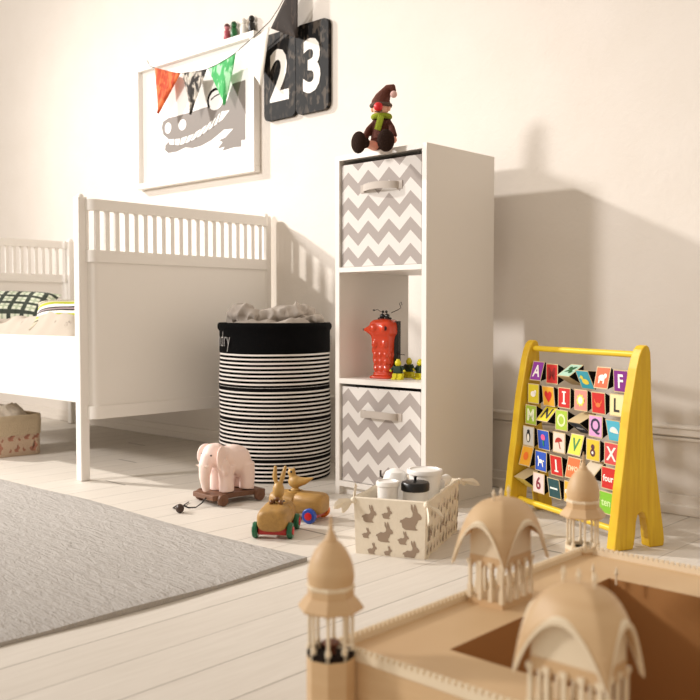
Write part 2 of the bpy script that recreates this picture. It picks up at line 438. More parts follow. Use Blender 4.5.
# ------------------------------------------------------------------ bunting
bt = thing('bunting', 'string of triangular fabric flags in orange, green, white and black above the picture', 'bunting', (-3.2500, 2.600, 1.7326))
bt.scale = (.9848,) * 3
def relb(m): m.M = Matrix.Translation((3.3, -2.64, -1.75))
SP = [(-3.80, 1.832), (-3.775, 1.800), (-3.736, 1.785), (-3.63, 1.743), (-3.525, 1.723), (-3.43, 1.709), (-3.332, 1.708), (-3.23, 1.718), (-3.137, 1.742), (-3.02, 1.785), (-2.912, 1.83), (-2.86, 1.87), (-2.79, 1.94), (-2.735, 2.0), (-2.60, 2.10)]
m = MB(); relb(m); m.tube([(x, 2.64, z) for x, z in SP], .0018, 6); m.build('string', mat('dark string', '#3A302A', .8), bt)
def flag(name, a, b, c_, colA, colB, thr=.5):
    n = NT('flag ' + name, .85); f = n.smooth(n.noise(22, (1.4, 1, .7), 3, .8), thr - .08, thr + .08); n.color(n.mix(f, rgb(colA), rgb(colB)))
    m = MB(); relb(m); N = 10; rows = []
    for i in range(N + 1):
        r = []
        for j in range(N + 1):
            t = i / N; s_ = j / N
            x = (a[0] * (1 - s_) + b[0] * s_) * (1 - t) + c_[0] * t; z = (a[1] * (1 - s_) + b[1] * s_) * (1 - t) + c_[1] * t
            y = 2.64 - .012 * math.sin(s_ * PI) * t - .006 * math.sin(s_ * 9 + a[0] * 20) * t * (1 - t) * 2
            r.append(m.v((x, y, z)))
        rows.append(r)
    for i in range(N):
        for j in range(N): m.f([rows[i][j], rows[i + 1][j], rows[i + 1][j + 1], rows[i][j + 1]])
    bmesh.ops.remove_doubles(m.bm, verts=m.bm.verts, dist=.0003)
    o = m.build('flag', n.m, bt, smooth=True)
    md = o.modifiers.new('s', 'SOLIDIFY'); md.thickness = .0015
    o['label'] = name
flag('orange patterned flag', (-3.735, 1.786), (-3.535, 1.722), (-3.706, 1.562), '#B23A12', '#E0703A')
flag('black and white spotted flag', (-3.520, 1.723), (-3.336, 1.706), (-3.452, 1.520), '#26201C', '#C8BFB2', .53)
flag('green leaf pattern flag', (-3.326, 1.706), (-3.134, 1.741), (-3.209, 1.525), '#3FA75C', '#A5DDAE', .55)
flag('white flag', (-3.130, 1.742), (-2.912, 1.808), (-2.962, 1.570), '#E9E3D8', '#F3EFE7')
flag('dark brown flag with pale flecks', (-2.905, 1.80), (-2.735, 1.995), (-2.742, 1.726), '#2A211C', '#4A3D34', .62)

# ------------------------------------------------------------------ calendar
n = NT('distressed black', .55)
q = n.noise(30, (1.6, 1, .8), 6, .3); q2 = n.noise(9, (1, 1, 1), 3)
f = n.math('MULTIPLY', n.smooth(q, .50, .60), n.smooth(q2, .36, .56)); n.color(n.mix(f, rgb('#070504'), rgb('#4E453C'))); n.b.inputs['Specular IOR Level'].default_value = .15; BLK = n.m
cal = thing('flip_number_board', 'black distressed flip number board showing white digits 23 on the wall', 'wall sign', (-2.7590, 2.6464, 1.4174))
cal.scale = (.9708,) * 3
def relc(m): m.M = Matrix.Translation((2.842, -2.726, -1.442))
def rrect(x0, x1, z0, z1, r, notch=None):
    P = []
    for cx, cz, a0 in ((x1 - r, z0 + r, -PI / 2), (x1 - r, z1 - r, 0), (x0 + r, z1 - r, PI / 2), (x0 + r, z0 + r, PI)):
        for k in range(7): a = a0 + PI / 2 * k / 6; P.append((cx + r * math.cos(a), cz + r * math.sin(a)))
    return P
for (x0, x1, dg, dx) in ((-3.040, -2.8415, '2', -2.940), (-2.8385, -2.646, '3', -2.742)):
    m = MB(); relc(m)
    m.poly(rrect(x0, x1, 1.440, 1.812, .028), lambda x, z, h: (x, 2.739 - h, z), .018)
    m.mi = 0
    p = m.build('panel', BLK, cal)
    m = MB(); relc(m)
    put_text(m, dg, lambda x, z, h: (x, 2.7200 - h, z), .30, dx, 1.628 if dg == '2' else 1.633, .028, .82, .0006)
    m.build('digit', mat('digit white', '#EFEAE2', .6), p)

# ------------------------------------------------------------------ shelf unit
SX0, SX1, SY0, SY1, SH = -2.099, -1.717, 2.19, 2.55, 1.114
sh = thing('cube_shelf', 'tall narrow white three-cube shelf unit standing against the wall', 'shelf', ((SX0 + SX1) / 2, (SY0 + SY1) / 2, 0))
def rels(m): m.M = Matrix.Translation((-(SX0 + SX1) / 2, -(SY0 + SY1) / 2, 0))
cx, cy = (SX0 + SX1) / 2, (SY0 + SY1) / 2; t = .019
for x in (SX0 + t / 2, SX1 - t / 2):
    m = MB(); rels(m); m.box((x, cy, SH / 2), (t, SY1 - SY0, SH), bev=.0012); m.build('side_panel', WHITE2, sh)
for nm, z, th in (('top_panel', SH - .008, .016), ('shelf_board', .742, .016), ('shelf_board', .3775, .017), ('bottom_panel', .037, .018)):
    m = MB(); rels(m); m.box((cx, cy, z), (SX1 - SX0 - 2 * t, SY1 - SY0, th)); m.build(nm, WHITE2, sh)
m = MB(); rels(m); m.box((cx, SY0 + .03, .014), (SX1 - SX0 - 2 * t, .014, .028)); m.build('plinth', WHITE2, sh)

n = NT('grey chevron fabric', .9)
tri = n.math('PINGPONG', n.math('ADD', n.math('ADD', n.x, n.y), 10.0 + .012), .0435)
zz = n.math('SUBTRACT', n.z, n.math('MULTIPLY', tri, .92))
fr_ = n.math('FRACT', n.math('ADD', n.math('DIVIDE', zz, .0805), 30.18))
st = n.math('GREATER_THAN', fr_, .5)
n.color(n.mix(st, rgb('#A69D98'), rgb('#DAD5D0'))); n.bump(n.noise(400), .15, .002); CHEV = n.m
BEIGE = mat('cotton strap', '#B9AFA5', .7)
def bin_(z0, h, lab, tilt=0):
    b = thing('storage_bin', lab, 'storage bin', (cx, cy, z0), 0, 'chevron storage bins')
    m = MB(); w = .331; d = .33; th = .006; y0 = -d / 2 - .008
    m.box((0, y0 + th / 2, h / 2), (w, th, h), bev=.002); m.box((0, y0 + d - th / 2, h / 2), (w, th, h), bev=.002)
    m.box((-w / 2 + th / 2, y0 + d / 2, h / 2), (th, d - 2 * th, h), bev=.002); m.box((w / 2 - th / 2, y0 + d / 2, h / 2), (th, d - 2 * th, h), bev=.002)
    m.box((0, y0 + d / 2, th / 2), (w - .012, d - .012, th))
    m.build('body', CHEV, b)
    m = MB(); N = 14; rs = []
    for i in range(N + 1):
        u = i / N; x = -.068 + .144 * u; bow = -.022 * math.sin(PI * u) ** .5 if 0 < u < 1 else 0
        y = y0 - .002 + bow; z = h - .085 + .004 * math.sin(PI * u)
        rs.append(m.ring([(x, y, z - .011), (x, y - .003, z - .011), (x, y - .003, z + .011), (x, y, z + .011)]))
    m.skin(rs); m.build('handle', BEIGE, b, smooth=True, angle=50)
    for x in (-.072, .08): m = MB(); m.box((x, y0 - .001, h - .085), (.022, .003, .026), bev=.001); m.build('handle_patch', BEIGE, b)
bin_(.751, .332, 'grey and white chevron fabric bin in the top cube of the shelf')
bin_(.047, .312, 'grey and white chevron fabric bin in the bottom cube of the shelf')

# ------------------------------------------------------------------ doll on shelf
dl = thing('knitted_gnome_doll', 'small knitted gnome doll with drooping brown hat and green scarf sitting on the shelf top', 'doll', (-1.914, 2.204, SH), math.radians(22))
dl.scale = (1.06,) * 3
KN = lambda c_, nm: mat(nm, c_, .95, bump=.5, bscale=260)
m = MB()
m.ell((0, .012, .030), (.034, .028, .030)); m.tube([(0, .010, .03), (0, .016, .09)], [.034, .021], 16); m.ell((0, .016, .092), (.021, .018, .016))
for s in (-1, 1):
    m.tube([(s * .018, .012, .086), (s * .036, -.002, .064), (s * .046, -.012, .036)], [.011, .010, .011], 12); m.ell((s * .018, .012, .088), (.011, .011, .011))
o = m.build('body', KN('#52261A', 'brown knit'), dl); remesh(o, .0025, 4)
m = MB(); m.ell((0, .004, .128), (.0255, .024, .026)); m.build('head', mat('doll skin', '#E8B39A', .8), dl, smooth=True)
m = MB()
for s in (-1, 1): m.ell((s * .009, -.018, .134), (.0045, .003, .006))
m.build('eye', mat('white knit', '#F0E6E0', .8), dl, smooth=True)
m = MB(); m.ell((.002, -.026, .124), (.0135, .013, .0135)); m.build('nose', mat('red nose', '#D0101C', .45), dl, smooth=True)
m = MB(); m.tube([(-.012, -.0185, .113), (0, -.021, .110), (.012, -.0185, .113)], .0012, 6); m.build('mouth', mat('dark thread', '#3A1A18', .8), dl)
for s in (-1, 1):
    m = MB(); m.ell((s * .026, .002, .124), (.005, .007, .009)); m.build('ear', mat('doll skin', '#E8B39A', .8), dl, smooth=True)
m = MB()
m.tube([(0, .004, .130), (0, .006, .143), (.004, .010, .158), (.012, .014, .172), (.022, .014, .183), (.034, .010, .184), (.042, .004, .172)], [.031, .0285, .023, .0175, .0145, .0115, .006], 20)
ht = m.build('hat', KN('#5A2C1E', 'brown hat knit'), dl, smooth=True, angle=80)
m = MB(); m.tube([(.0285 * math.cos(a), .004 + .0275 * math.sin(a), .133) for a in [2 * PI * k / 24 for k in range(25)]], .006, 8); m.build('brim', KN('#5C4A40', 'grey brown knit'), ht, smooth=True)
m = MB(); m.ell((.042, -.002, .162), (.0105, .0105, .0105)); m.build('pompom', mat('pink wool', '#E2B8B0', 1, bump=.6, bscale=300), ht, smooth=True)
m = MB(); m.tube([(.024 * math.cos(a), .010 + .022 * math.sin(a), .101) for a in [2 * PI * k / 24 for k in range(25)]], .0085, 10)
m.box((.004, -.021, .078), (.020, .006, .044), Ry(.35) @ Rx(.15), bev=.002); m.build('scarf', KN('#8C9A1E', 'lime scarf knit'), dl, smooth=True)
for s, dy in ((-1, -.01), (1, .008)):
    m = MB(); m.ell((s * .048, -.016, .026), (.0085, .0085, .010)); m.ell((s * .045, -.022, .030), (.003, .006, .003)); m.build('hand', mat('doll skin pink', '#E6A793', .8), dl, smooth=True)
    m = MB(); m.tube([(s * .016, -.005, .014), (s * .024, -.035, .014), (s * .032, -.058, .014)], [.015, .012, .010], 14); m.build('leg', mat('doll skin pink', '#E6A793', .8), dl, smooth=True)
    m = MB(); m.tube([(s * .027, -.048, .015), (s * .033, -.062, .015)], [.0155, .0155], 16); m.ell((s * .042, -.074, .014), (.026, .016, .033), Rz(s * .35)); m.ell((s * .036, -.064, .014), (.019, .013, .019))
    o = m.build('shoe', KN('#2E1F19', 'dark shoe knit'), dl); remesh(o, .0025, 4)

# ------------------------------------------------------------------ red bird figure
SB = .386
bd = thing('bird_figurine', 'glossy red-orange ceramic bird figurine in the open middle cube', 'figurine', (-1.965, 2.285, SB), math.radians(12))
RED = mat('orange red glaze', '#C8380C', .25, coat=.3)
m = MB(); N = 32; rings = []
prof = [(.0405, 0), (.043, .003), (.042, .008), (.031, .012), (.032, .02)]
for k in range(26):
    z = .02 + k * .0045
    g = .0035 * abs(math.sin((z - .02) / .0285 * PI)) if z < .098 else .001
    r = .0270 + (z - .02) * .085 + g
    prof.append((r, z))
prof += [(.039, .139), (.042, .144), (.0445, .15), (.0445, .172), (.041, .184), (.032, .192), (.014, .196), (.001, .197)]
for r, z in prof:
    ps = []
    for i in range(40):
        a = 2 * PI * i / 40
        k = 1 / (abs(math.cos(a)) ** 5 + abs(math.sin(a)) ** 5) ** (1 / 5)
        g = 1 - (.05 * abs(math.cos(2.0 * a)) if .02 < z < .10 else 0) * .6
        ps.append((r * k * g * math.cos(a), r * .92 * k * g * math.sin(a), z))
    rings.append(m.ring(ps))
m.skin(rings)
for z_ in (.032, .055, .078):
    for q_ in (-.019, 0, .019):
        m.ell((q_, -(.0270 + (z_ - .02) * .085) * .92, z_), (.008, .005, .010), sub=2)
        m.ell(((.0270 + (z_ - .02) * .085), q_, z_), (.005, .008, .010), sub=2)
for q_ in (-.02, .016): m.ell((q_, -.034, .112), (.010, .005, .014), sub=2); m.ell((q_, -.040, .165), (.012, .007, .013), sub=2)
o = m.build('body', RED, bd); remesh(o, .0022, 2)
m = MB(); m.lathe([(.026, 0), (.019, .014), (.009, .030), (.003, .042)], (-.030, -.012, .160), 16, R=Ry(-PI / 2)); bk_ = m.build('beak', RED, bd, smooth=True)
m = MB(); m.ell((-.070, -.012, .160), (.006, .004, .004)); m.build('beak_tip', mat('black glaze', '#0C0908', .2), bk_, smooth=True)
for x, y in ((.020, -.036),):
    m = MB(); m.ell((x, y, .165), (.015, .007, .014)); e = m.build('eye', RED, bd, smooth=True)
    m = MB(); m.lathe([(.008, 0), (.008, .002)], (x + .003, y - .0055, .165), 16, R=Rx(PI / 2)); m.lathe([(.0045, 0), (.0045, .0035)], (x + .003, y - .0055, .165), 12, R=Rx(PI / 2)); m.build('pupil', mat('dark glaze', '#3A0A04', .2), e)
m = MB()
for x in (-.009, .009): m.ell((x, 0, .204), (.009, .006, .009)); m.ell((x * 1.5, 0, .197), (.012, .010, .004)); m.ell((x * .7, 0, .219), (.0045, .0045, .0045)); m.tube([(x, 0, .205), (x * .7, 0, .219)], .0015, 6)
m.build('crest', mat('black glaze', '#0C0908', .2), bd, smooth=True)
m = MB(); m.tube([(-.012, .002, .218), (-.028, .002, .226), (-.040, .002, .224)], .0011, 6); m.ell((-.042, .002, .224), (.004, .003, .003)); m.tube([(.022, .004, .215), (.045, .008, .225), (.056, .008, .232), (.050, .008, .246), (.058, .008, .250), (.060, .008, .240)], .0011, 6)
m.build('antenna', mat('black glaze', '#0C0908', .2), bd, smooth=True)
m = MB()
R_ = [m.ring([(.036 + .012 * k_, .012 + dy, z) for k_, dy in ((0, -.014), (1, -.006), (1, .010), (0, .014))]) for z in (.012, .05, .1, .12, .15, .18, .188)]
m.skin(R_); m.tube([(.046, .0, .085), (.060, -.004, .080), (.078, -.006, .079)], .0012, 6); m.build('tail', mat('black glaze', '#0C0908', .2), bd, smooth=True)

# ------------------------------------------------------------------ three little green and yellow figures
def lilfig(x, y, rz, lab):
    t = thing('wooden_figure', lab, 'toy figure', (x, y, SB), rz, 'yellow and green toy figures')
    Yl = mat('yellow lacquer', '#D8CC1C', .4); Gn = mat('dark green lacquer', '#13301C', .4)
    for s in (-1, 1):
        m = MB(); m.box((s * .009, 0, .010), (.016, .020, .020), bev=.002); m.box((s * .0095, -.006, .003), (.016, .026, .006), bev=.002); m.build('leg', Yl, t)
    m = MB(); m.box((0, 0, .032), (.030, .020, .024), bev=.004, taper=.85)
    m.tube([(-.012, 0, .042), (-.022, -.004, .031)], [.005, .0045], 8); m.tube([(.012, 0, .042), (.022, -.004, .031)], [.005, .0045], 8); m.build('body', Gn, t)
    for s in (-1, 1): m = MB(); m.ell((s * .0235, -.005, .029), (.0045, .0045, .0045), sub=2); m.build('hand', Yl, t, smooth=True)
    m = MB(); m.ell((0, 0, .053), (.0105, .0105, .011)); m.lathe([(.006, .062), (.005, .066)], seg=12); m.build('head', Yl, t, smooth=True)
lilfig(-1.893, 2.268, .3, 'small yellow and green toy figure in front, right next to the red bird')
lilfig(-1.924, 2.362, .0, 'small yellow and green toy figure standing at the back of the three')
lilfig(-1.848, 2.325, -.3, 'small yellow and green toy figure half hidden by the shelf side')

# ------------------------------------------------------------------ laundry hamper
HX, HY, HR, HH = -2.520, 2.305, .2075, .560
hm = thing('laundry_hamper', 'tall round black and white striped fabric laundry hamper between bed and shelf', 'laundry basket', (HX, HY, 0))
n = NT('black white stripes', .9)
zc = n.math('ADD', n.z, n.math('MULTIPLY', n.noise(3, (1, 1, .3), 1), .006))
f = n.math('FRACT', n.math('DIVIDE', zc, .0147)); st = n.smooth(n.math('ABSOLUTE', n.math('SUBTRACT', f, .5)), .31, .26)
for z, w_ in ((.334, .007), (.082, .007), (.226, .0065)): st = n.math('MAXIMUM', st, n.smooth(n.math('ABSOLUTE', n.math('SUBTRACT', zc, z)), w_, w_ * .8))
n.color(n.mix(st, rgb('#E8E2DC'), rgb('#060505'))); n.b.inputs['Specular IOR Level'].default_value = .1; n.bump(n.noise(8, (1, 1, 2.5), 2), .25, .02); HS = n.m
def hr(th, z): return HR * (.985 + .012 * math.sin(z * 9)) + .0035 * noise.noise(Vector((math.cos(th) * 1.5, math.sin(th) * 1.5, z * 7)))
def hprof(m, zs, off=0, seg=72):
    return [m.ring([((hr(2 * PI * k / seg, z) + off) * math.cos(2 * PI * k / seg), (hr(2 * PI * k / seg, z) + off) * math.sin(2 * PI * k / seg), z) for k in range(seg)]) for z in zs]
m = MB(); rg = hprof(m, [0.002 + .461 * k / 28 for k in range(29)])
ri = hprof(m, [.45, .2, .012], -.006); m.skin(rg + ri, True, True, True)
m.build('body', HS, hm, smooth=True, angle=60)
m = MB(); a = hprof(m, [.458, .50, .535, .553], .002); b = hprof(m, [.562], -.001); a2 = []
c1 = hprof(m, [.556, .57, .566], .006)
rr = hprof(m, [.545], .0085) ; rr2 = hprof(m, [.558], .0095); rr3 = hprof(m, [.566], .004); rr4 = hprof(m, [.560], -.006); rr5 = hprof(m, [.46], -.006)
m.bm.verts.ensure_lookup_table()
for L in (b, c1):
    for r in L:
        for v in r: m.bm.verts.remove(v)
m.skin(a[:3] + rr + rr2 + rr3 + rr4 + rr5, True, False, False)
cuff = m.build('cuff', mat('black canvas', '#040405', .9, bump=.15, bscale=120), hm, smooth=True, angle=70)
th0 = math.atan2(-.675, .738)
def wrap(m, s, th_start, size, zc_):
    vs, fs = text2d(s, -.02); x0 = min(v[0] for v in vs)
    V = [m.v(((HR + .0045) * math.cos(th_start + (x - x0) * size * .62 / HR), (HR + .0045) * math.sin(th_start + (x - x0) * size * .62 / HR), zc_ + y * size)) for x, y in vs]
    for f in fs: m.f([V[i] for i in f])
m = MB()
vs, fs = text2d('laundry', -.02); wd = (max(v[0] for v in vs) - min(v[0] for v in vs)) * .082 * .62 / HR
wrap(m, 'laundry', th0 - math.radians(49) - wd, .082, .480)
m.build('lettering', mat('lettering grey', '#B9B4B0', .8), cuff, norm=False); m = MB()
wrap(m, 'laundry', th0 + math.radians(76), .076, .482)
m.build('lettering', mat('lettering grey', '#B9B4B0', .8), cuff, norm=False)
# laundry
def heap(m, cx, cy, rx, ry, z0, h, seed, N=44, amp=1, clampr=None):
    V = []
    for i in range(N + 1):
        r = []
        for j in range(N + 1):
            u = -1 + 2 * i / N; v = -1 + 2 * j / N
            # square -> disc
            x = u * math.sqrt(1 - v * v / 2); y = v * math.sqrt(1 - u * u / 2)
            q = math.hypot(x, y); px = cx + rx * x; py = cy + ry * y
            e = max(0, 1 - q ** 4)
            rgd = 1 - abs(noise.noise(Vector((px * 11, py * 9, seed)))) * 2.6
            rg2 = 1 - abs(noise.noise(Vector((px * 24, py * 20, seed + 5)))) * 2.4
            r.append(m.v((px, py, z0 + e * (h * (.55 + .5 * noise.noise(Vector((px * 6, py * 6, seed + 2)))) + amp * (.020 * max(0, rgd) + .008 * rg2)))))
        V.append(r)
    for i in range(N):
        for j in range(N): m.f([V[i][j], V[i + 1][j], V[i + 1][j + 1], V[i][j + 1]])
m = MB(); heap(m, HX, HY, .188, .188, .535, .060, 3.3, 70, 1.3)
LM = mat('washed linen', '#A59B91', .95, bump=.25, bscale=40, var=.08, vscale=10)
def ctube(m, pts, rs, seed):
    P = [Vector(p) for p in pts]; n_ = 40; path = []; rad = []
    for i in range(n_ + 1):
        t_ = i / n_ * (len(P) - 1); k = min(int(t_), len(P) - 2); f = t_ - k; f2 = f * f * (3 - 2 * f)
        path.append(P[k].lerp(P[k + 1], f2)); rad.append(rs[k] + (rs[k + 1] - rs[k]) * f2)
    v0 = len(m.bm.verts); m.tube(path, rad, 28); m.bm.verts.ensure_lookup_table()
    for v in list(m.bm.verts)[v0:]:
        q = v.co * 26 + Vector((seed, 0, 0)); c_ = min(path, key=lambda a: (a - v.co).length)
        d_ = (v.co - c_); v.co += d_ * (.45 * (1 - abs(noise.noise(q)) * 3.2) + .25 * noise.noise(q * 2.1))
ctube(m, [(HX - .13, HY - .04, .565), (HX - .10, HY - .09, .590), (HX - .04, HY - .11, .598), (HX + .02, HY - .10, .580)], [.022, .034, .032, .020], 1)
ctube(m, [(HX - .02, HY - .11, .575), (HX + .05, HY - .05, .588), (HX + .10, HY + .02, .600), (HX + .10, HY + .09, .592)], [.018, .024, .030, .022], 4)
ctube(m, [(HX + .11, HY + .0, .573), (HX + .145, HY + .06, .578), (HX + .12, HY + .11, .572)], [.014, .022, .018], 7)
tag(m.build('laundry_pile', LM, smooth=True, angle=80), 'crumpled greige laundry heaped in the striped hamper', 'laundry')

# ------------------------------------------------------------------ floor fabric bin at left (pink rabbits)
def rabbit(s, flip=1):
    P = [(-.50, -.10), (-.46, -.34), (-.30, -.44), (.28, -.44), (.34, -.40), (.22, -.34), (.20, -.24), (.30, -.05), (.36, .08), (.50, .12), (.54, .22), (.46, .36), (.34, .44), (.26, .72), (.18, .88), (.12, .70), (.14, .46), (.06, .80), (-.02, .86), (-.02, .62), (.08, .40), (.06, .24), (-.08, .16), (-.28, .18), (-.44, .06), (-.56, .02), (-.60, -.10)]
    return [(x * s * flip, y * s) for x, y in P]
fb = thing('fabric_basket', 'small cream fabric basket with folded cuff and pink rabbits on the floor by the bed', 'basket', (-3.755, 1.845, 0))
CREAM = mat('cream canvas', '#CDBB9F', .95, bump=.2, bscale=150)
def rbox(m, hx, hy, r, z, off=0):
    P = []
    for sx, sy, a0 in ((1, -1, -PI / 2), (1, 1, 0), (-1, 1, PI / 2), (-1, -1, PI)):
        for k in range(6):
            a = a0 + PI / 2 * k / 5; P.append((sx * (hx - r) + (r + off) * math.cos(a), sy * (hy - r) + (r + off) * math.sin(a), z))
    return m.ring(P)
m = MB(); m.skin([rbox(m, .125, .125, .03, 0), rbox(m, .125, .125, .03, .105), rbox(m, .121, .121, .03, .105), rbox(m, .119, .119, .03, .01)]); 
m.mi = 1
for (y, z, s, fl) in ((-.09, .075, .024, 1), (-.055, .068, .012, 1), (-.015, .078, .030, 1), (.02, .068, .012, -1), (.055, .078, .026, 1), (.085, .070, .016, 1), (.10, .078, .02, 1), (-.07, .030, .036, 1), (-.02, .022, .012, 1), (.01, .028, .024, 1), (.04, .024, .014, -1), (.085, .030, .034, 1)):
    vs = [m.v((.1256, y + a, z + b)) for a, b in rabbit(s, fl)]; f = m.f(vs)
    if f: bmesh.ops.triangulate(m.bm, faces=[f])
m.build('body', [mat('blush canvas', '#D8C0A8', .95, bump=.2, bscale=150), mat('pink print', '#C58C78', .9)], fb, norm=True)
m = MB(); m.skin([rbox(m, .125, .125, .034, .088, .006), rbox(m, .125, .125, .034, .140, .008), rbox(m, .125, .125, .034, .168, .006), rbox(m, .125, .125, .034, .172, .002), rbox(m, .120, .120, .03, .168, -.002), rbox(m, .120, .120, .03, .10, -.002)], True, False, False)
m.build('cuff', CREAM, fb, smooth=True, angle=60)
m = MB(); heap(m, -3.755, 1.845, .108, .108, .160, .045, 8.1, 50, 1.2)
tag(m.build('cloth_pile', mat('beige floral cloth', '#CFC3B2', .95, var=.25, vscale=90), smooth=True, angle=80), 'crumpled pale cloth filling the small cream floor basket', 'cloth')

# ------------------------------------------------------------------ elephant pull toy
EL = (-2.268, 1.880, 0)
el = thing('elephant_pull_toy', 'pale pink elephant on a brown wheeled board with black pull cord', 'toy elephant', EL, math.radians(-6))
WD = mat('walnut wood', '#6E4A34', .5, var=.25, vscale=14, stretch=(1, 5, 1))
m = MB()
out = [(-.058, -.105), (.058, -.105), (.062, -.085), (.050, -.05), (.050, .04), (.062, .075), (.058, .095), (-.058, .095), (-.062, .075), (-.050, .04), (-.050, -.05), (-.062, -.085)]
m.poly(out, lambda x, y, h: (x, y, .018 + h), .016); o = m.build('platform', WD, el)
md = o.modifiers.new('b', 'BEVEL'); md.width = .002; md.segments = 2
for y in (-.072, .068):
    for s in (-1, 1):
        m = MB(); m.lathe([(.004, -.007), (.017, -.007), (.019, -.004), (.019, .004), (.017, .007), (.006, .007), (.005, .010), (.001, .010)], (s * .064, y, .019), 24, R=Ry(s * PI / 2)); m.build('wheel', WD, el, smooth=True, angle=35)
PK = mat('blush pink lacquer', '#F0D8CE', .45, sub=.05)
m = MB()
m.ell((0, .006, .130), (.047, .064, .048)); m.ell((0, .034, .122), (.044, .036, .052)); m.ell((0, -.026, .134), (.043, .040, .044)); m.ell((0, .006, .146), (.038, .052, .034))
for y in (-.032, .044):
    for s in (-1, 1):
        m.tube([(s * .024, y, .12), (s * .025, y + (.004 if y > 0 else -.002), .08), (s * .026, y, .036)], [.028, .024, .0245], 16)
m.ell((0, -.066, .152), (.034, .034, .038)); m.ell((0, -.056, .168), (.030, .028, .022))
m.tube([(0, -.080, .150), (0, -.094, .120), (0, -.098, .085), (0, -.094, .055), (0, -.090, .040)], [.026, .022, .017, .013, .011], 14)
m.tube([(0, .066, .145), (0, .072, .12), (0, .070, .095)], [.006, .004, .005], 10)
o = m.build('body', PK, el); remesh(o, .003, 5)
for s in (-1, 1):
    m = MB(); m.ell((s * .042, -.060, .144), (.008, .034, .042), Rz(s * .55) @ Rx(.15)); m.ell((s * .050, -.050, .115), (.007, .022, .028), Rz(s * .5)); o = m.build('ear', PK, el); remesh(o, .003, 4)
    m = MB(); m.ell((s * .027, -.090, .156), (.003, .003, .003), sub=2); m.build('eye', mat('dark eye', '#1A1210', .3), el, smooth=True)
    m = MB(); m.tube([(s * .016, -.088, .128), (s * .020, -.106, .120), (s * .021, -.116, .124)], [.005, .004, .001], 8); m.build('tusk', mat('ivory', '#F4E6DC', .4), el, smooth=True)
m = MB(); m.tube([(.02, -.104, .025), (.028, -.125, .012), (.034, -.15, .003), (.018, -.17, .003), (-.012, -.165, .003), (-.03, -.18, .003), (.0, -.21, .004), (.050, -.215, .008)], .0018, 8); m.tube([(-.05, -.125, .003), (-.02, -.16, .003), (.025, -.17, .003)], .0016, 8)
m.build('pull_cord', mat('black cord', '#1C1715', .8), el, smooth=True)
m = MB(); m.ell((.060, -.222, .014), (.013, .013, .014)); m.build('cord_knob', mat('dark wood bead', '#3C2A20', .4), el, smooth=True)

# ------------------------------------------------------------------ wooden cars
OAK = mat('oiled oak', '#A07A3E', .5, var=.38, vscale=16, stretch=(1.2, 6, 6), bump=.08)
OAK2 = mat('oiled oak light', '#AE8848', .45, var=.2, vscale=12, stretch=(6, 6, 1.5))
def car(name, lab, cat, loc, rz, wheelcols, hub, ck=-.030):
    t = thing(name, lab, cat, loc, rz)
    # capsule body along local x ; front end +x
    m = MB(); seg = 28; L = .066
    def sec(x, k):
        ps = []
        for i in range(seg):
            a = 2 * PI * i / seg; e = 3.2
            cc, ss = math.cos(a), math.sin(a); q = 1 / (abs(cc) ** e + abs(ss) ** e) ** (1 / e)
            ps.append((x, .043 * k * q * cc, .050 + .031 * (k ** .8) * q * ss))
        return m.ring(ps)
    xs = [(-.084, .60), (-.082, .78), (-.077, .88), (-.066, .96), (-.050, .99), (-.03, 1), (-.004, 1), (-.0018, .93), (.0018, .93), (.004, 1), (.03, 1), (.050, .99), (.066, .96), (.077, .88), (.082, .78), (.084, .60)]
    m.skin([sec(x, k) for x, k in xs]); m.build('car_body', OAK, t, smooth=True, angle=50)
    m = MB()
    m.lathe([(.024, .0), (.024, .0035), (.0205, .0045), (.0195, .002)], (ck, 0, .0785), 24); m.build('cockpit_rim', OAK2, t, smooth=True)
    m = MB(); m.lathe([(.0195, 0), (.0195, .0025)], (ck, 0, .079), 24); m.build('cockpit', mat('shaded oak hollow', '#3F2A14', .8), t)  # flat disc; the shade of a hollow is painted into its dark colour
    for xi, x in enumerate((-.055, .055)):
        m = MB(); m.box((x, 0, .0215), (.026, .078, .022), bev=.004); m.build('axle_block', mat('red lacquer', '#A8201A', .35), t)
        for s in (-1, 1):
            R_ = Rx(-s * PI / 2); wc = wheelcols[xi * 2 + (0 if s < 0 else 1)]
            m = MB(); m.lathe([(.002, -.007), (.019, -.007), (.0215, -.004), (.0215, .004), (.019, .007), (.011, .007)], (x, s * .047, .0215), 28, R=R_); w_ = m.build('wheel', mat('wheel ' + wc, wc, .35), t, smooth=True, angle=35); w_['label'] = {'#0F5A38': 'green wheel', '#2E4FA8': 'blue wheel', '#D9731A': 'orange wheel'}[wc]
            m = MB(); m.lathe([(.0115, .005), (.0112, .009), (.002, .010)], (x, s * .047, .0215), 20, R=R_); m.build('hub', mat('hub ' + hub, hub, .35), w_, smooth=True, angle=40)
    return t
bc = car('bunny_car', 'wooden toy car with a long-eared bunny driver and green wheels', 'toy car', (-1.832, 1.680, 0), math.radians(-53), ['#0F5A38'] * 4, '#C8242C')
m = MB(); m.ell((-.030, 0, .112), (.0165, .0165, .024)); m.tube([(-.030, 0, .082), (-.030, 0, .096)], [.014, .009], 14)
for s in (-1, 1): m.tube([(-.030, s * .006, .130), (-.032, s * .011, .150), (-.036, s * (.018 if s > 0 else .010), .176)], [.005, .0072, .0045], 12); m.ell((-.036, s * (.018 if s > 0 else .010), .176), (.0045, .0045, .0045), sub=2)
o = m.build('bunny', OAK2, bc); remesh(o, .002, 3)
m = MB()
m.tube([(-.006, -.008, .080), (-.006, -.008, .092)], .003, 8); m.ell((-.004, .0, .093), (.007, .007, .007)); m.ell((.004, .012, .085), (.007, .007, .008)); m.ell((.004, -.014, .085), (.007, .006, .008))
m.build('steering_knob', mat('brown bead', '#6B4420', .35), bc, smooth=True)
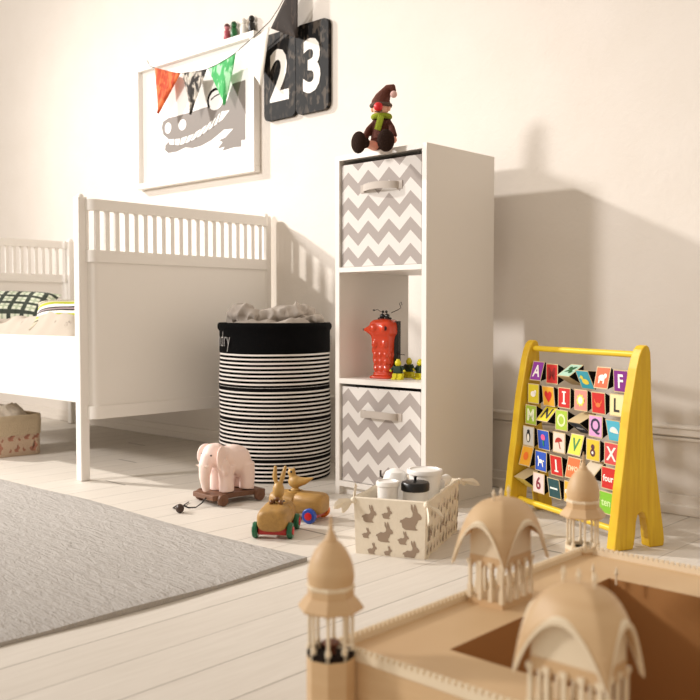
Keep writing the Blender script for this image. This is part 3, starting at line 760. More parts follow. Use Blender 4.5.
gc = car('bird_car', 'wooden toy car carrying a wooden bird, with blue and orange wheels', 'toy car', (-1.915, 1.845, 0), math.radians(20), ['#2E4FA8', '#2E4FA8', '#2E4FA8', '#D9731A'], '#C8242C', -.012)
m = MB(); m.M = Matrix.Translation((.018, 0, 0)); m.ell((-.030, 0, .108), (.022, .018, .019)); m.tube([(-.022, 0, .108), (0, 0, .112), (.016, 0, .118), (.030, 0, .124)], [.016, .011, .006, .0015], 14); m.ell((-.042, 0, .134), (.012, .011, .012)); m.tube([(-.036, 0, .115), (-.041, 0, .132)], [.013, .010], 12); m.tube([(-.03, 0, .083), (-.03, 0, .095)], [.009, .007], 12); m.ell((-.03, 0, .084), (.015, .015, .006))
m.tube([(-.036, 0, .142), (-.033, 0, .152)], [.005, .001], 8); m.tube([(-.048, 0, .142), (-.052, 0, .150)], [.004, .001], 8)
o = m.build('bird', OAK2, gc); remesh(o, .002, 3)
m = MB(); m.M = Matrix.Translation((.018, 0, -.009)); m.ell((-.038, -.0115, .147), (.0035, .002, .0035), sub=2); m.ell((-.038, .0115, .147), (.0035, .002, .0035), sub=2); m.build('eye', mat('dark eye', '#1A1210', .3), gc, smooth=True)

# ------------------------------------------------------------------ rabbit print basket
RZ = math.radians(22.5)
rb = thing('rabbit_print_basket', 'rectangular cream fabric basket with taupe rabbits and tied corners, full of white tubs', 'basket', (-1.514, 1.860, 0), RZ)
w2, l2, hh = .0890, .165, .140
n = NT('cream linen', .95); n.color(n.mix(n.noise(60), rgb('#DCD0BB'), rgb('#E6DCCA'))); n.bump(n.noise(180), .25, .004); LIN = n.m
TAU = mat('taupe print', '#9B8876', .95)
def wallq(m, side, z, off, pleat):
    """closed ring of the basket wall at height z; pleats on the long sides"""
    P = []; flare = 1 + .05 * z / hh
    nx, ny = 12, 44
    for i in range(nx): P.append((-w2 + 2 * w2 * i / nx, -l2))
    for i in range(ny): P.append((w2, -l2 + 2 * l2 * i / ny))
    for i in range(nx): P.append((w2 - 2 * w2 * i / nx, l2))
    for i in range(ny): P.append((-w2, l2 - 2 * l2 * i / ny))
    r = []
    for i, (x, y) in enumerate(P):
        ex = ey = 0
        if abs(abs(x) - w2) < 1e-6 and abs(y) < l2 - .004:
            ex = math.copysign(pleat * (.0035 * math.sin(y * 420 + 1.2 * math.sin(z * 60 + y * 30)) ), x)
        if abs(abs(y) - l2) < 1e-6: ey = .0 * noise.noise(Vector((x * 14, y, z * 14)))
        r.append((x * flare - math.copysign(off, x) * (1 if abs(abs(x) - w2) < 1e-6 else 0) + ex, y * (1 + .02 * z / hh) - math.copysign(off, y) * (1 if abs(abs(y) - l2) < 1e-6 else 0) + ey, z))
    return m.ring(r)
m = MB(); zs = [hh * k / 10 for k in range(11)]
topz = hh + .003
m.skin([wallq(m, 0, z, 0, 1) for z in zs] + [wallq(m, 0, topz, .003, 1), wallq(m, 0, hh * .98, .006, .6), wallq(m, 0, hh * .5, .007, .3), wallq(m, 0, .008, .007, 0)])
m.mi = 1
def dec(T, s, fl=1):
    vs = [m.v(T(a, b)) for a, b in rabbit(s, fl)]; f = m.f(vs)
    if f: bmesh.ops.triangulate(m.bm, faces=[f])
fr_y = lambda z: -l2 * (1 + .02 * z / hh) - .0007
for (x, z, s) in ((-.052, .096, .040), (-.006, .104, .028), (.056, .092, .058), (-.060, .050, .024), (-.012, .052, .046), (.036, .044, .030), (-.045, .012, .026), (-.004, .010, .022), (.056, .012, .044), (-.040, .134, .0001)):
    dec(lambda a, b, x=x, z=z: (x + a * 1.0, fr_y(max(.001, z + b)), min(hh - .001, max(.002, z + b))), s * .86)
sx_ = lambda z: w2 * (1 + .05 * z / hh) + .0042
for k in range(11):
    y = -.150 + k * .030
    for z, s in ((.105 if k % 2 else .095, .026), (.060 if k % 2 else .050, .028), (.018, .024)):
        dec(lambda a, b, y=y, z=z: (sx_(max(.001, z + b)), y + a * .55, min(hh, max(.002, z + b * 1.2))), s * (.5 + .4 * random.random()))
dec(lambda a, b: (sx_(.06), -.143 + max(a, -.004), .055 + b), .03)
m.build('body', [LIN, TAU], rb)
# tied bows at the corners
def bow(m, p, dirs):
    p = Vector(p); m.ell(p, (.008, .008, .009), sub=2)
    for d, L, wd in dirs:
        d = Vector(d).normalized(); up = Vector((0, 0, 1)); sd = d.cross(up).normalized(); nn = sd.cross(d)
        rs = []
        for k, (q, w_) in enumerate(((0, .15), (.25, .6), (.6, 1), (.85, .7), (1, .05))):
            c_ = p + d * L * q + nn * .006 * math.sin(q * 3)
            rs.append(m.ring([c_ + nn * wd * w_, c_ + sd * .0025, c_ - nn * wd * w_, c_ - sd * .0025]))
        m.skin(rs)
for p, ds in (((-.094, -.168, .134), (((-.8, -.5, -.35), .055, .012), ((-.6, -.9, -.9), .045, .011), ((-.2, .9, .4), .06, .02))),
              ((.095, -.168, .134), (((.25, -.5, -1), .050, .011), ((.5, .6, -.55), .06, .005), ((.1, -.4, .2), .015, .006))),
              ((.095, .168, .136), (((.9, .5, -.25), .060, .010), ((.2, 1, -.5), .04, .010))),
              ((-.094, .168, .136), (((-.9, .5, -.3), .05, .010), ((-.2, .8, .3), .04, .012)))):
    m = MB(); bow(m, p, ds); m.build('corner_bow', LIN, rb)
# contents : white tubs
def R2W(x, y): return (-1.508 + x * math.cos(RZ) - y * math.sin(RZ), 1.846 + x * math.sin(RZ) + y * math.cos(RZ))
WP = mat('white enamel', '#EDEAE6', .3)
def tub(name, x, y, z, r, h, lab, lid='white', taper=.88):
    X, Y = R2W(x, y); t = thing(name, lab, 'tub', (X, Y, z))
    m = MB(); m.lathe([(r * taper, 0), (r * .97, h * .8), (r * .97, h), (r * .9, h), (r * .86, .004)], seg=32); m.build('body', WP, t, smooth=True, angle=40)
    if lid == 'white':
        m = MB(); m.lathe([(r * 1.0, h - .004), (r * 1.08, h - .003), (r * 1.10, h + .004), (r * 1.06, h + .008), (r * .9, h + .009), (r * .86, h + .006), (r * .2, h + .006)], seg=32); m.build('lid', WP, t, smooth=True, angle=40)
    else:
        m = MB(); m.lathe([(r * 1.04, h - .002), (r * 1.12, h), (r * 1.12, h + .016), (r * 1.04, h + .020), (r * .3, h + .024)], seg=32); l = m.build('lid', mat('black lid', '#050505', .35), t, smooth=True, angle=40); l['label'] = 'black lid'
        m = MB(); m.lathe([(.0035, h + .022), (.0035, h + .030), (.005, h + .033), (.001, h + .035)], seg=12); m.build('knob', mat('black lid', '#050505', .35), l, smooth=True)
tub('white_tub', -.024, -.092, .008, .0275, .160, 'small white lidded tub at the left in the rabbit basket')
tub('black_lidded_tub', .038, -.058, .008, .0325, .144, 'white tub with flat black knobbed lid in the rabbit basket', 'black', .95)
tub('white_canister', .034, .045, .008, .0435, .172, 'largest white canister with flat lid in the rabbit basket')
X, Y = R2W(-.044, .035)
t = thing('white_pot', 'rounded white pot behind the small tub in the rabbit basket', 'pot', (X, Y, .008))
m = MB(); m.lathe([(.022, 0), (.031, .03), (.034, .10), (.034, .150), (.026, .170), (.010, .178), (.001, .179)], seg=32); m.build('body', WP, t, smooth=True)
m = MB(); m.tube([(-.032, -.01, .15), (-.042, -.012, .155), (-.042, -.012, .170)], .003, 8); m.build('spout', mat('dark metal', '#4A4440', .4, metal=.6), t, smooth=True)
X, Y = R2W(.074, .085)
t = thing('paper_roll', 'small white roll lying at the right rim of the rabbit basket', 'roll', (X, Y, .150), RZ)
m = MB()
m.lathe([(.006, -.035), (.0145, -.035), (.0145, .035), (.006, .035)], (0, 0, 0), 22, R=Rx(PI / 2)); m.build('sheet', WP, t, smooth=True, angle=40)
m = MB(); m.lathe([(.006, -.036), (.006, .036)], (0, 0, 0), 16, cap0=False, cap1=False, R=Rx(PI / 2)); m.build('core', mat('card', '#C8BEB0', .8), t, smooth=True)

# ------------------------------------------------------------------ abacus
AR = math.radians(-24.2)
ab = thing('letter_block_rack', 'yellow wooden rack of turning alphabet and picture blocks on the floor by the wall', 'toy rack', (-1.523, 2.330, 0), AR)
n = NT('yellow stained plywood', .45)
g = n.noise(7, (3, 16, 1.0), 5, .6); g2 = n.noise(2.5, (1, 1, 1), 3)
c = n.mix(g, rgb('#C39206'), rgb('#EBC926')); n.color(n.mix(n.math('MULTIPLY', n.smooth(g2, .5, .8), .5), c, rgb('#C07A05'))); n.bump(g, .1, .004); YEL = n.m
YR = mat('yellow rod', '#E2BE2A', .4)
AW = .482; TH = .034
front = [(0, 0), (.004, .04), (.011, .093), (.018, .16), (.027, .225), (.042, .35), (.053, .41), (.062, .46), (.070, .49), (.078, .508), (.087, .517)]
back = [(.095, .519), (.102, .514), (.107, .50), (.109, .47), (.111, .40), (.116, .32), (.121, .26), (.131, .20), (.147, .10), (.156, .045), (.160, .015), (.157, 0)]
notch = [(.112, 0), (.110, .02), (.106, .05), (.102, .075), (.094, .090), (.083, .094), (.073, .087), (.068, .07), (.066, .04), (.062, .012), (.058, 0)]
outl = front + back + notch
for x0 in (0 - TH / 2, AW - TH / 2 + .006):
    m = MB()
    a = [m.v((x0, d_, z)) for d_, z in outl]; b = [m.v((x0 + TH, d_, z)) for d_, z in outl]
    k = len(a)
    fa = m.f(a); fb_ = m.f(b[::-1])
    for i in range(k): m.f([a[i], a[(i + 1) % k], b[(i + 1) % k], b[i]])
    o = m.build('side_panel', YEL, ab)
    md = o.modifiers.new('b', 'BEVEL'); md.width = .004; md.segments = 3; md.limit_method = 'ANGLE'; md.angle_limit = math.radians(50)
def fd(z):
    for (d0, z0), (d1, z1) in zip(front, front[1:]):
        if z0 <= z <= z1: return d0 + (d1 - d0) * (z - z0) / (z1 - z0)
    return .08
def rod(z, d_, r, mt):
    m = MB(); m.tube([(.012, d_, z), (AW - .008, d_, z)], r, 14); m.build('rod', mt, ab, smooth=True)
rod(.494, .092, .0085, YR); rod(.042, .040, .0085, YR)
LW = mat('light maple', '#C9B48A', .5, var=.12, vscale=12)
BE = mat('block dark end', '#14100C', .7)
GOLD = '#D9B97A'
def blk_mats(face, ink, sec): return [LW, BE, mat('paint ' + face, face, .45), mat('paint ' + ink, ink, .45), mat('paint ' + sec, sec, .45)]
heart = [(0, -.34), (-.20, -.14), (-.34, .06), (-.32, .22), (-.20, .30), (-.08, .27), (0, .15), (.08, .27), (.20, .30), (.32, .22), (.34, .06), (.20, -.14)]
ICON = {
 'heart': [(1, heart)],
 'leaf': [(1, [(-.3, -.2), (-.1, .1), (.1, .3), (.32, .34), (.25, .1), (.05, -.12)]), (1, circ(-.15, .2, .12)), (1, circ(.2, -.15, .13))],
 'duck': [(1, circ(.02, -.1, .28, .17)), (1, circ(-.18, .14, .13)), (2, [(-.30, .16), (-.42, .10), (-.30, .08)])],
 'bear': [(1, circ(0, 0, .27, .16)), (1, circ(.24, .1, .13)), (1, [(-.24, -.05), (-.24, -.3), (-.14, -.3), (-.1, -.05)]), (1, [(.1, -.05), (.12, -.3), (.22, -.3), (.22, -.05)])],
 'bird': [(1, circ(0, -.02, .25, .17)), (1, circ(.2, .12, .1)), (2, circ(0, -.02, .12, .06))],
 'lion': [(1, [(.36 * math.cos(a) * (1 if k % 2 else .72), .36 * math.sin(a) * (1 if k % 2 else .72)) for k, a in enumerate([2 * PI * j / 18 for j in range(18)])]), (2, circ(0, 0, .2))],
 'crab': [(1, circ(0, -.1, .2, .12)), (1, [(-.28, .25), (-.3, .05), (-.2, -.05), (-.17, 0), (-.24, .1)]), (1, [(.28, .25), (.3, .05), (.2, -.05), (.17, 0), (.24, .1)])],
 'fish': [(1, circ(-.02, 0, .26, .13)), (1, [(.2, 0), (.36, .16), (.36, -.16)])],
 'rainbow': [(1, circ(0, -.12, .34, .34, 18, 0, PI)), (2, circ(0, -.12, .24, .24, 18, 0, PI)), (1, circ(0, -.12, .14, .14, 18, 0, PI))],
 'penguin': [(1, circ(0, -.03, .2, .33)), (2, circ(0, -.08, .12, .22)), (1, circ(0, .26, .13))],
 'tree': [(1, circ(0, .14, .2, .18)), (2, [(-.05, 0), (-.05, -.34), (.05, -.34), (.05, 0)])],
 'umbrella': [(1, circ(0, 0, .34, .28, 12, .4, PI + .4)), (1, [(-.04, .02), (.1, -.34), (.16, -.32), (.02, .04)])],
 'snow': [(1, circ(0, -.14, .2)), (1, circ(0, .16, .14)), (2, circ(0, -.14, .08))],
 'sun': [(1, circ(0, 0, .24))],
 'horse': [(1, circ(0, 0, .22, .11)), (1, [(-.3, .26), (-.2, .28), (-.1, .05), (-.2, 0)]), (1, [(-.2, 0), (-.24, -.3), (-.17, -.3), (-.12, 0)]), (1, [(.1, 0), (.2, -.3), (.27, -.3), (.2, 0)]), (1, [(.18, .06), (.34, -.02), (.32, .08)])],
 'bar': [(1, [(-.34, -.05), (.34, -.05), (.34, .05), (-.34, .05)])],
 'none': []}
def block(x, z, d_, ang, face, ink, sym, sec='#F0E8D8'):
    S = .059; L = .058; ap = S / (2 * math.sqrt(3))      # triangular prism
    m = MB()
    tri_ = []
    for k in range(3):
        a0 = -PI / 2 + k * 2 * PI / 3 + ang + PI      # face k normal direction handled below
        tri_.append(a0)
    cr = S / math.sqrt(3)
    pts = [(cr * math.cos(a), cr * math.sin(a)) for a in [PI - PI / 3 + ang + k * 2 * PI / 3 for k in range(3)]]   # (d,z) corners ; face 0 faces -d
    A = [(x - L / 2, d_ + p[0], z + p[1]) for p in pts]; B_ = [(x + L / 2, d_ + p[0], z + p[1]) for p in pts]
    va = [m.v(p) for p in A]; vb = [m.v(p) for p in B_]
    for k in range(3): m.f([va[k], va[(k + 1) % 3], vb[(k + 1) % 3], vb[k]])
    m.mi = 1; m.f(va[::-1]); m.f(vb)
    # painted panel on face 0 (between corner 0 and corner 1)
    nrm = Vector((0, math.cos(PI + ang), math.sin(PI + ang)))
    upv = Vector((0, pts[0][0] - pts[1][0], pts[0][1] - pts[1][1])).normalized()
    cen = Vector((x, d_ + (pts[0][0] + pts[1][0]) / 2, z + (pts[0][1] + pts[1][1]) / 2))
    T = lambda a, b, h: cen + Vector((a, 0, 0)) + upv * b + nrm * h
    m.mi = 2; e = .0258
    m.poly([(-e, -e - .001), (e, -e - .001), (e, e + .001), (-e, e + .001)], T, .0006)
    m.mi = 3
    if sym in ICON:
        for mi, P in ICON[sym]:
            m.mi = 2 + mi
            vs = [m.v(T(a * .052, b * .052, .0010 + .0004 * mi)) for a, b in P]; f = m.f(vs)
            if f: bmesh.ops.triangulate(m.bm, faces=[f])
    else:
        sz = .050 if len(sym) == 1 else .028 if len(sym) < 4 else .024
        put_text(m, sym, T, sz, 0, 0, .02, 1.0, .0012)
        if sym in 'I1':
            for b0 in ((-.0175,) if sym == '1' else (-.0175, .0145)): m.poly([(-.009, b0), (.009, b0), (.009, b0 + .004), (-.009, b0 + .004)], T, .0013)
    # other faces painted with plain panels too
    b_ = m.build('block', blk_mats(face, ink, sec), ab, norm=False)
    bmf = b_.data
    b_['label'] = 'block with ' + ({'none': 'plain wood face', 'bar': 'dark face and white bar'}.get(sym) or (sym + ' picture' if sym in ICON else '"' + sym + '"'))
    return b_
ROWS = [
 [('#8A2E9A', '#F4EDE6', 'A', -.25), ('#C3201C', '#8E1512', 'M', 0), ('#A9CDB8', '#1D5A34', 'leaf', -1.0), ('#3BA0B4', '#E8D24A', 'duck', .45), ('#D4561A', '#F5EBDD', 'bear', -.2), ('#7A1F7E', '#F4EDE6', 'F', .05)],
 [('#D8C42A', '#F3EDE0', 'bird', 0), ('#E0A22A', '#C6201C', 'heart', .1), ('#C3201C', '#F4EDE6', 'I', 0), ('#E68A7E', '#F0D860', 'lion', 0), ('#C3201C', '#E8763A', 'crab', .05), ('#E2D6A0', '#2A2320', 'L', 0)],
 [('#9DB83A', '#E8EDC8', 'M', 0), ('#D9C626', '#23262E', 'N', -.75), ('#A4C03A', '#D8E0A8', 'O', 0), ('#1C2C48', '#C7CCD4', 'fish', .95), ('#D49AC8', '#2A2340', 'Q', 0), ('#4FB0C8', '#D8E4EC', 'rainbow', .2)],
 [('#C9C6BE', '#23262E', 'penguin', 0), ('#2450B4', '#E05A8A', 'tree', .1), ('#DCC9B8', '#A82A1E', 'umbrella', 0), ('#D6CF2E', '#2C7A34', 'V', -.25), ('#D8B82E', '#5A2E3A', 'snow', 0), ('#C94444', '#EEE4DA', 'X', 0)],
 [('#E0A020', '#E06A1A', 'sun', -.25), ('#2450B4', '#F0EDE6', 'horse', 0), ('#C3201C', '#F4EDE6', '1', .1), ('#D2682A', '#F0C8A0', 'two', -.2), ('#CDBFA8', '#A89880', 'none', -.8), ('#C3201C', '#F4EDE6', 'four', 0)],
 [('#D8C86A', '#8E8330', 'none', .95), ('#D8C3BC', '#7E2436', '6', 0), ('#12454A', '#E8EDE6', 'bar', .15), ('#D8A82E', '#F4EDE6', 'eight', 0), ('#D2682A', '#F0C8A0', '9', 0), ('#7AB82A', '#C8E49A', 'ten', 0)]]
xs0, xs1 = .052, .430
for r, row in enumerate(ROWS):
    z = .424 - r * .0632; dd = fd(z) + .036
    rod(z, dd, .004, mat('steel rod', '#9A9288', .4))
    for c_, (face, ink, sym, ang) in enumerate(row):
        block(xs0 + (xs1 - xs0) * c_ / 5, z, dd, ang, face, ink, sym, '#2A8A4A' if sym == 'tree' else '#F0E8D8')

# ------------------------------------------------------------------ wooden palace model
PZ = .2
pal = thing('palace_model', 'light wooden palace model with domed towers and curved-roof pavilions in the foreground', 'toy palace', (-.28, 1.075, 0))
def relp(m): m.M = Matrix.Translation((.28, -1.075, 0))
n = NT('laser cut plywood', .5); g = n.noise(5, (1, 1, 9), 4, .5); n.color(n.mix(g, rgb('#C9A478'), rgb('#DDBF95'))); PLY = n.m
PLE = mat('pale plywood edge', '#EAD9BC', .5)
PLI = mat('shaded plywood', '#AE7C48', .55, var=.1, vscale=6)  # darker copy of the plywood: courtyard shade is put into the colour
X0, X1, Y0p, Y1p = -.742, .26, .772, 1.378; C0, C1, D0, D1 = -.644, .162, .868, 1.270
m = MB(); relp(m)
def quad(*p): m.f([m.v(q) for q in p])
o4 = [(X0, Y0p), (X1, Y0p), (X1, Y1p), (X0, Y1p)]; i4 = [(C0, D0), (C1, D0), (C1, D1), (C0, D1)]
for k in range(4):
    a, b = o4[k], o4[(k + 1) % 4]; c_, d_ = i4[k], i4[(k + 1) % 4]
    quad((*a, PZ), (*b, PZ), (*d_, PZ), (*c_, PZ)); quad((*a, 0.001), (*b, 0.001), (*b, PZ), (*a, PZ)); 
m.build('outer_block', PLY, pal, norm=False)
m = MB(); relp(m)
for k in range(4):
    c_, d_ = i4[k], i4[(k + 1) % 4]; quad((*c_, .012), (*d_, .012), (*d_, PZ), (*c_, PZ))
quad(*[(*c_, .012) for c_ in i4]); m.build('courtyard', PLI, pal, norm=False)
# windows of inner facade kept plain; crenellated parapet
m = MB(); relp(m)
def parapet(a, b, nrm):
    L = math.hypot(b[0] - a[0], b[1] - a[1]); dx, dy = (b[0] - a[0]) / L, (b[1] - a[1]) / L; ang = math.atan2(dy, dx)
    m.box(((a[0] + b[0]) / 2, (a[1] + b[1]) / 2, PZ + .003), (L, .004, .010), Rz(ang))
    k = .005
    while k < L:
        m.box((a[0] + dx * k, a[1] + dy * k, PZ + .0105), (.0052, .004, .005), Rz(ang)); k += .0085
parapet((X0, Y0p), (X0, Y1p), 0); parapet((X0, Y1p), (X1, Y1p), 0); parapet((X0, Y0p), (X1, Y0p), 0); parapet((X1, Y0p), (X1, Y1p), 0)
m.build('parapet', PLE, pal)
m = MB(); relp(m)
for (x, y) in ((-.655, 1.24), (-.665, 1.17), (-.62, 1.245)):
    m = MB(); relp(m); m.lathe([(.0016, 0), (.0016, .014), (.0032, .017), (.0018, .022), (.0003, .027)], (x, y, PZ), 8); m.build('finial_post', PLE, pal)
def tower(x, y, dark):
    n8 = 8; rot = PI / 8
    m = MB(); relp(m); r = .0285
    m.lathe([(r, .001), (r, PZ + .004)], (x, y, 0), 8, rot=rot + .25); sh_ = m.build('tower', PLY, pal)
    m = MB(); relp(m); m.lathe([(r * 1.0, PZ + .004), (r * 1.0, PZ + .011), (r * .84, PZ + .011), (r * .84, PZ + .005)], (x, y, 0), 8, rot=rot + .25, cap1=False); m.build('balustrade', mat('burnt edge', '#1E130C', .7) if dark else PLE, sh_)
    if dark:
        m = MB(); relp(m); m.lathe([(.006, PZ + .004), (.006, PZ + .012), (.0105, PZ + .018), (.0105, PZ + .020), (.002, PZ + .021)], (x, y, 0), 14); m.build('pedestal', mat('dark ply', '#6A3A22', .5), sh_)
        m = MB(); relp(m); m.lathe([(r * .8, PZ + .0045), (r * .8, PZ + .006)], (x, y, 0), 8, rot=rot + .25); m.build('tower_floor', mat('burnt edge', '#1E130C', .7), sh_)
    z0, z1 = PZ + .004, PZ + .066
    for k in range(8):
        a = 2 * PI * k / 8 + rot + .25; cx_, cy_ = x + r * .88 * math.cos(a), y + r * .88 * math.sin(a)
        m = MB(); relp(m); m.lathe([(.0034, z0), (.0034, z0 + .012), (.0020, z0 + .014), (.0020, z1 - .014), (.0036, z1 - .008), (.0036, z1)], (cx_, cy_, 0), 8); m.build('column', PLE, sh_)
    m = MB(); relp(m)
    for k in range(8):   # cusped arches between the columns
        a = 2 * PI * k / 8 + rot + .25; b = a + 2 * PI / 8
        P, Q = Vector((x + r * .88 * math.cos(a), y + r * .88 * math.sin(a), 0)), Vector((x + r * .88 * math.cos(b), y + r * .88 * math.sin(b), 0))
        N = 8; top = []; bot = []
        for i in range(N + 1):
            u_ = i / N; p = P.lerp(Q, u_); hgt = .016 * (1 - abs(2 * u_ - 1) ** 1.6) ** .8
            top.append(m.v((p.x, p.y, z1 + .002))); bot.append(m.v((p.x, p.y, z1 - .018 + hgt)))
        for i in range(N): m.f([bot[i], bot[i + 1], top[i + 1], top[i]])
    o = m.build('arch', PLY, sh_)
    md = o.modifiers.new('s', 'SOLIDIFY'); md.thickness = .0016; md.offset = 0
    m = MB(); relp(m); m.lathe([(.026, z1 - .004), (.0375, z1 - .0065), (.0385, z1 - .004), (.031, z1 + .006), (.028, z1 + .009)], (x, y, 0), 8, rot=rot + .25); m.build('eave', PLY, sh_)
    m = MB(); relp(m); m.lathe([(.0272, z1 + .008), (.0272, z1 + .020)], (x, y, 0), 8, rot=rot + .25); m.build('drum', PLY, sh_)
    m = MB(); relp(m); m.lathe([(.0278, z1 + .0175), (.0285, z1 + .020), (.0278, z1 + .0225)], (x, y, 0), 8, rot=rot + .25); m.build('cornice', PLE, sh_)
    z = z1 + .022
    m = MB(); relp(m); m.lathe([(.0262, z), (.0275, z + .008), (.0265, z + .018), (.0235, z + .029), (.0185, z + .039), (.0125, z + .0465), (.0075, z + .0505), (.0078, z + .0515), (.0068, z + .053)], (x, y, 0), 24); m.build('dome', PLY, sh_, smooth=True, angle=50)
    m = MB(); relp(m); m.lathe([(.0072, z + .052), (.0045, z + .058), (.0022, z + .064), (.0030, z + .066), (.0014, z + .069), (.0020, z + .072), (.0005, z + .080)], (x, y, 0), 12); m.build('finial', PLY, sh_, smooth=True)
tower(-.728, .752, True); tower(-.752, 1.386, False)
def pavilion(x, y, hx, hy, rx, ry, zc=.338):
    """body half sizes hx,hy ; roof half sizes rx,ry"""
    zb = .262
    m = MB(); relp(m); m.box((x, y, PZ + .004), (2 * hx + .004, 2 * hy + .004, .008)); pb = m.build('pavilion', PLY, pal)
    cols = []
    nxc, nyc = max(3, round(hx / .010)), max(3, round(hy / .010))
    for i in range(nxc + 1):
        for s in (-1, 1): cols.append((x - hx + 2 * hx * i / nxc, y + s * hy))
    for i in range(1, nyc):
        for s in (-1, 1): cols.append((x + s * hx, y - hy + 2 * hy * i / nyc))
    for c_ in cols:
        m = MB(); relp(m); m.box((*c_, PZ + .016), (.006, .006, .018)); m.box((*c_, PZ + .040), (.0042, .0042, .036)); m.box((*c_, zb - .004), (.007, .007, .006)); m.build('column', PLE, pb)
    m = MB(); relp(m)
    def screen(P, Q, nb):
        P, Q = Vector(P), Vector(Q)
        for b in range(nb):
            A_, B_ = P.lerp(Q, b / nb), P.lerp(Q, (b + 1) / nb); N = 8; top = []; bot = []
            for i in range(N + 1):
                u_ = i / N; p = A_.lerp(B_, u_); hgt = .013 * (1 - abs(2 * u_ - 1) ** 1.6) ** .8
                top.append(m.v((p.x, p.y, zb + .006))); bot.append(m.v((p.x, p.y, zb - .018 + hgt)))
            for i in range(N): m.f([bot[i], bot[i + 1], top[i + 1], top[i]])
    c4 = [(x - hx, y - hy, 0), (x + hx, y - hy, 0), (x + hx, y + hy, 0), (x - hx, y + hy, 0)]
    for k in range(4): screen(c4[k], c4[(k + 1) % 4], nxc if k % 2 == 0 else nyc)
    o = m.build('arcade', PLY, pb); md = o.modifiers.new('s', 'SOLIDIFY'); md.thickness = .0018; md.offset = 0
    # roof surface
    A, E, D = .004, .030, .058
    def rz_(s, t):
        mx, mn = max(abs(s), abs(t)), min(abs(s), abs(t))
        return zc - E * mx ** 2.2 - D * (mn * mx) ** 2.0 * mx ** .4
    def roof(kx, ky, dz, sc, mt, nm, th):
        m = MB(); relp(m); N = 28; V = []
        for i in range(N + 1):
            r = []
            for j in range(N + 1):
                s = -1 + 2 * i / N; t_ = -1 + 2 * j / N
                r.append(m.v((x + s * kx, y + t_ * ky, rz_(s * sc, t_ * sc) + dz)))
            V.append(r)
        for i in range(N):
            for j in range(N): m.f([V[i][j], V[i + 1][j], V[i + 1][j + 1], V[i][j + 1]])
        o = m.build(nm, mt, pb, smooth=True, angle=80); md = o.modifiers.new('s', 'SOLIDIFY'); md.thickness = th; md.offset = -1
    roof(rx, ry, 0, 1, PLY, 'roof', .002)
    # pale trim along the eaves
    m = MB(); relp(m)
    N = 24
    for k in range(4):
        pts = []
        for i in range(N + 1):
            u_ = -1 + 2 * i / N; s, t_ = [(u_, -1), (1, u_), (-u_, 1), (-1, -u_)][k]
            pts.append((x + s * rx * 1.005, y + t_ * ry * 1.005, rz_(s, t_)))
        rs = [m.ring([(p[0], p[1], p[2] + .002), (x + (p[0] - x) * .93, y + (p[1] - y) * .93, p[2] + .0045), (x + (p[0] - x) * .93, y + (p[1] - y) * .93, p[2] + .001), (p[0], p[1], p[2] - .0035)]) for p in pts]
        m.skin(rs)
    m.build('eave_trim', PLE, pb)
    # gable fill + lower awning
    m = MB(); relp(m)
    for k in range(4):
        top = []; bot = []
        for i in range(N + 1):
            u_ = -1 + 2 * i / N; s, t_ = [(u_, -1), (1, u_), (-u_, 1), (-1, -u_)][k]
            px, py = x + s * hx, y + t_ * hy
            zt = max(zb + .004, rz_(s * .80, t_ * .80) - .003)
            top.append(m.v((px, py, zt))); bot.append(m.v((px, py, zb + .003)))
        for i in range(N): m.f([bot[i], bot[i + 1], top[i + 1], top[i]])
    m.build('gable', PLE, pb)
    m = MB(); relp(m)
    for k in range(4):
        rs = []
        for i in range(N + 1):
            u_ = -1 + 2 * i / N; s, t_ = [(u_, -1), (1, u_), (-u_, 1), (-1, -u_)][k]
            zt = rz_(s * .80, t_ * .80) - .010
            a = (x + s * hx, y + t_ * hy, zt + .003); b = (x + s * (hx + (rx - hx) * .62), y + t_ * (hy + (ry - hy) * .62), zt - .006)
            rs.append(m.ring([a, b, (b[0], b[1], b[2] - .0015), (a[0], a[1], a[2] - .0015)]))
        m.skin(rs)
    m.build('awning', PLY, pb)
    m = MB(); relp(m)
    L = .6 * (rx if rx > ry else ry)
    for q in (-1, 0, 1):
        px, py = (x + q * L * .55, y) if rx >= ry else (x, y + q * L * .55)
        m.lathe([(.0015, zc - .003), (.0015, zc + .004), (.0028, zc + .006), (.0003, zc + .014)], (px, py, 0), 8)
    m.build('ridge_finial', PLE, pb)
pavilion(-.706, 1.070, .026, .036, .043, .056, .345)
pavilion(-.432, .790, .037, .026, .050, .037, .341)

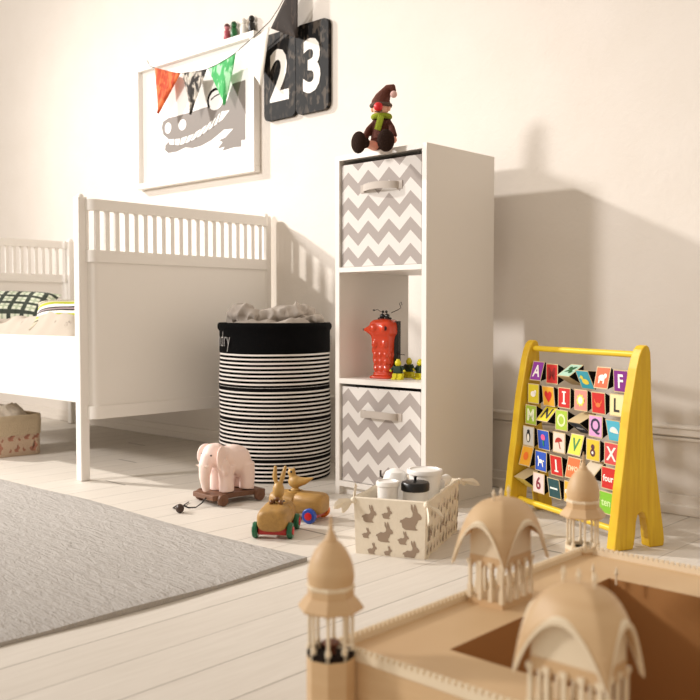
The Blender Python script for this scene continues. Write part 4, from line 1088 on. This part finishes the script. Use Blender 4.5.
# ------------------------------------------------------------------ camera
cam = bpy.data.cameras.new('camera'); co = bpy.data.objects.new('camera', cam); COL.objects.link(co); SC.camera = co
cam.sensor_width = 36; cam.lens = 915.4 / 700 * 36
co.location = (0, 0, .6); co.rotation_euler = (math.radians(90 - 2.3), 0, math.radians(42.86))
cam.dof.use_dof = True; cam.dof.focus_distance = 2.7; cam.dof.aperture_fstop = 6.0
cam.clip_start = .02

# ------------------------------------------------------------------ lights
def area(name, loc, tgt, size, power, col, shape='DISK', sy=None):
    l = bpy.data.lights.new(name, 'AREA'); l.shape = shape; l.size = size
    if sy: l.size_y = sy
    l.energy = power; l.color = col
    o = bpy.data.objects.new(name, l); COL.objects.link(o); o.location = loc
    o.rotation_euler = (Vector(tgt) - Vector(loc)).to_track_quat('-Z', 'Y').to_euler(); return o
sunp = Vector((-2.93, 2.4, 1.0)) - Vector((1.9, 1, -1.1)) * 3.6
l = bpy.data.lights.new('low_sun', 'SPOT'); l.energy = 3400; l.color = (1, .95, .90); l.shadow_soft_size = .20; l.spot_size = math.radians(25); l.spot_blend = 1.0
o = bpy.data.objects.new('low_sun', l); COL.objects.link(o); o.location = sunp
o.rotation_euler = (Vector((-3.0, 2.2, .75)) - sunp).to_track_quat('-Z', 'Y').to_euler()
area('window_light', (-4.1, -1.3, 2.06), (-1.7, 2.2, 1.0), .5, 100, (1, .96, .94))
w = bpy.data.worlds.new('world'); SC.world = w; w.use_nodes = True; nt = w.node_tree; bg = nt.nodes['Background']
tc = nt.nodes.new('ShaderNodeTexCoord'); sp = nt.nodes.new('ShaderNodeSeparateXYZ'); nt.links.new(tc.outputs['Generated'], sp.inputs[0])
mr = nt.nodes.new('ShaderNodeMapRange'); mr.inputs[1].default_value = -1; mr.inputs[2].default_value = 1; nt.links.new(sp.outputs['X'], mr.inputs[0])
mx = nt.nodes.new('ShaderNodeMix'); mx.data_type = 'RGBA'; mx.inputs[6].default_value = (1.0, .93, .84, 1); mx.inputs[7].default_value = (.72, .59, .46, 1)
nt.links.new(mr.outputs[0], mx.inputs[0]); nt.links.new(mx.outputs[2], bg.inputs['Color']); bg.inputs['Strength'].default_value = .74
SC.view_settings.view_transform = 'Standard'; SC.view_settings.look = 'None'; SC.view_settings.exposure = .14
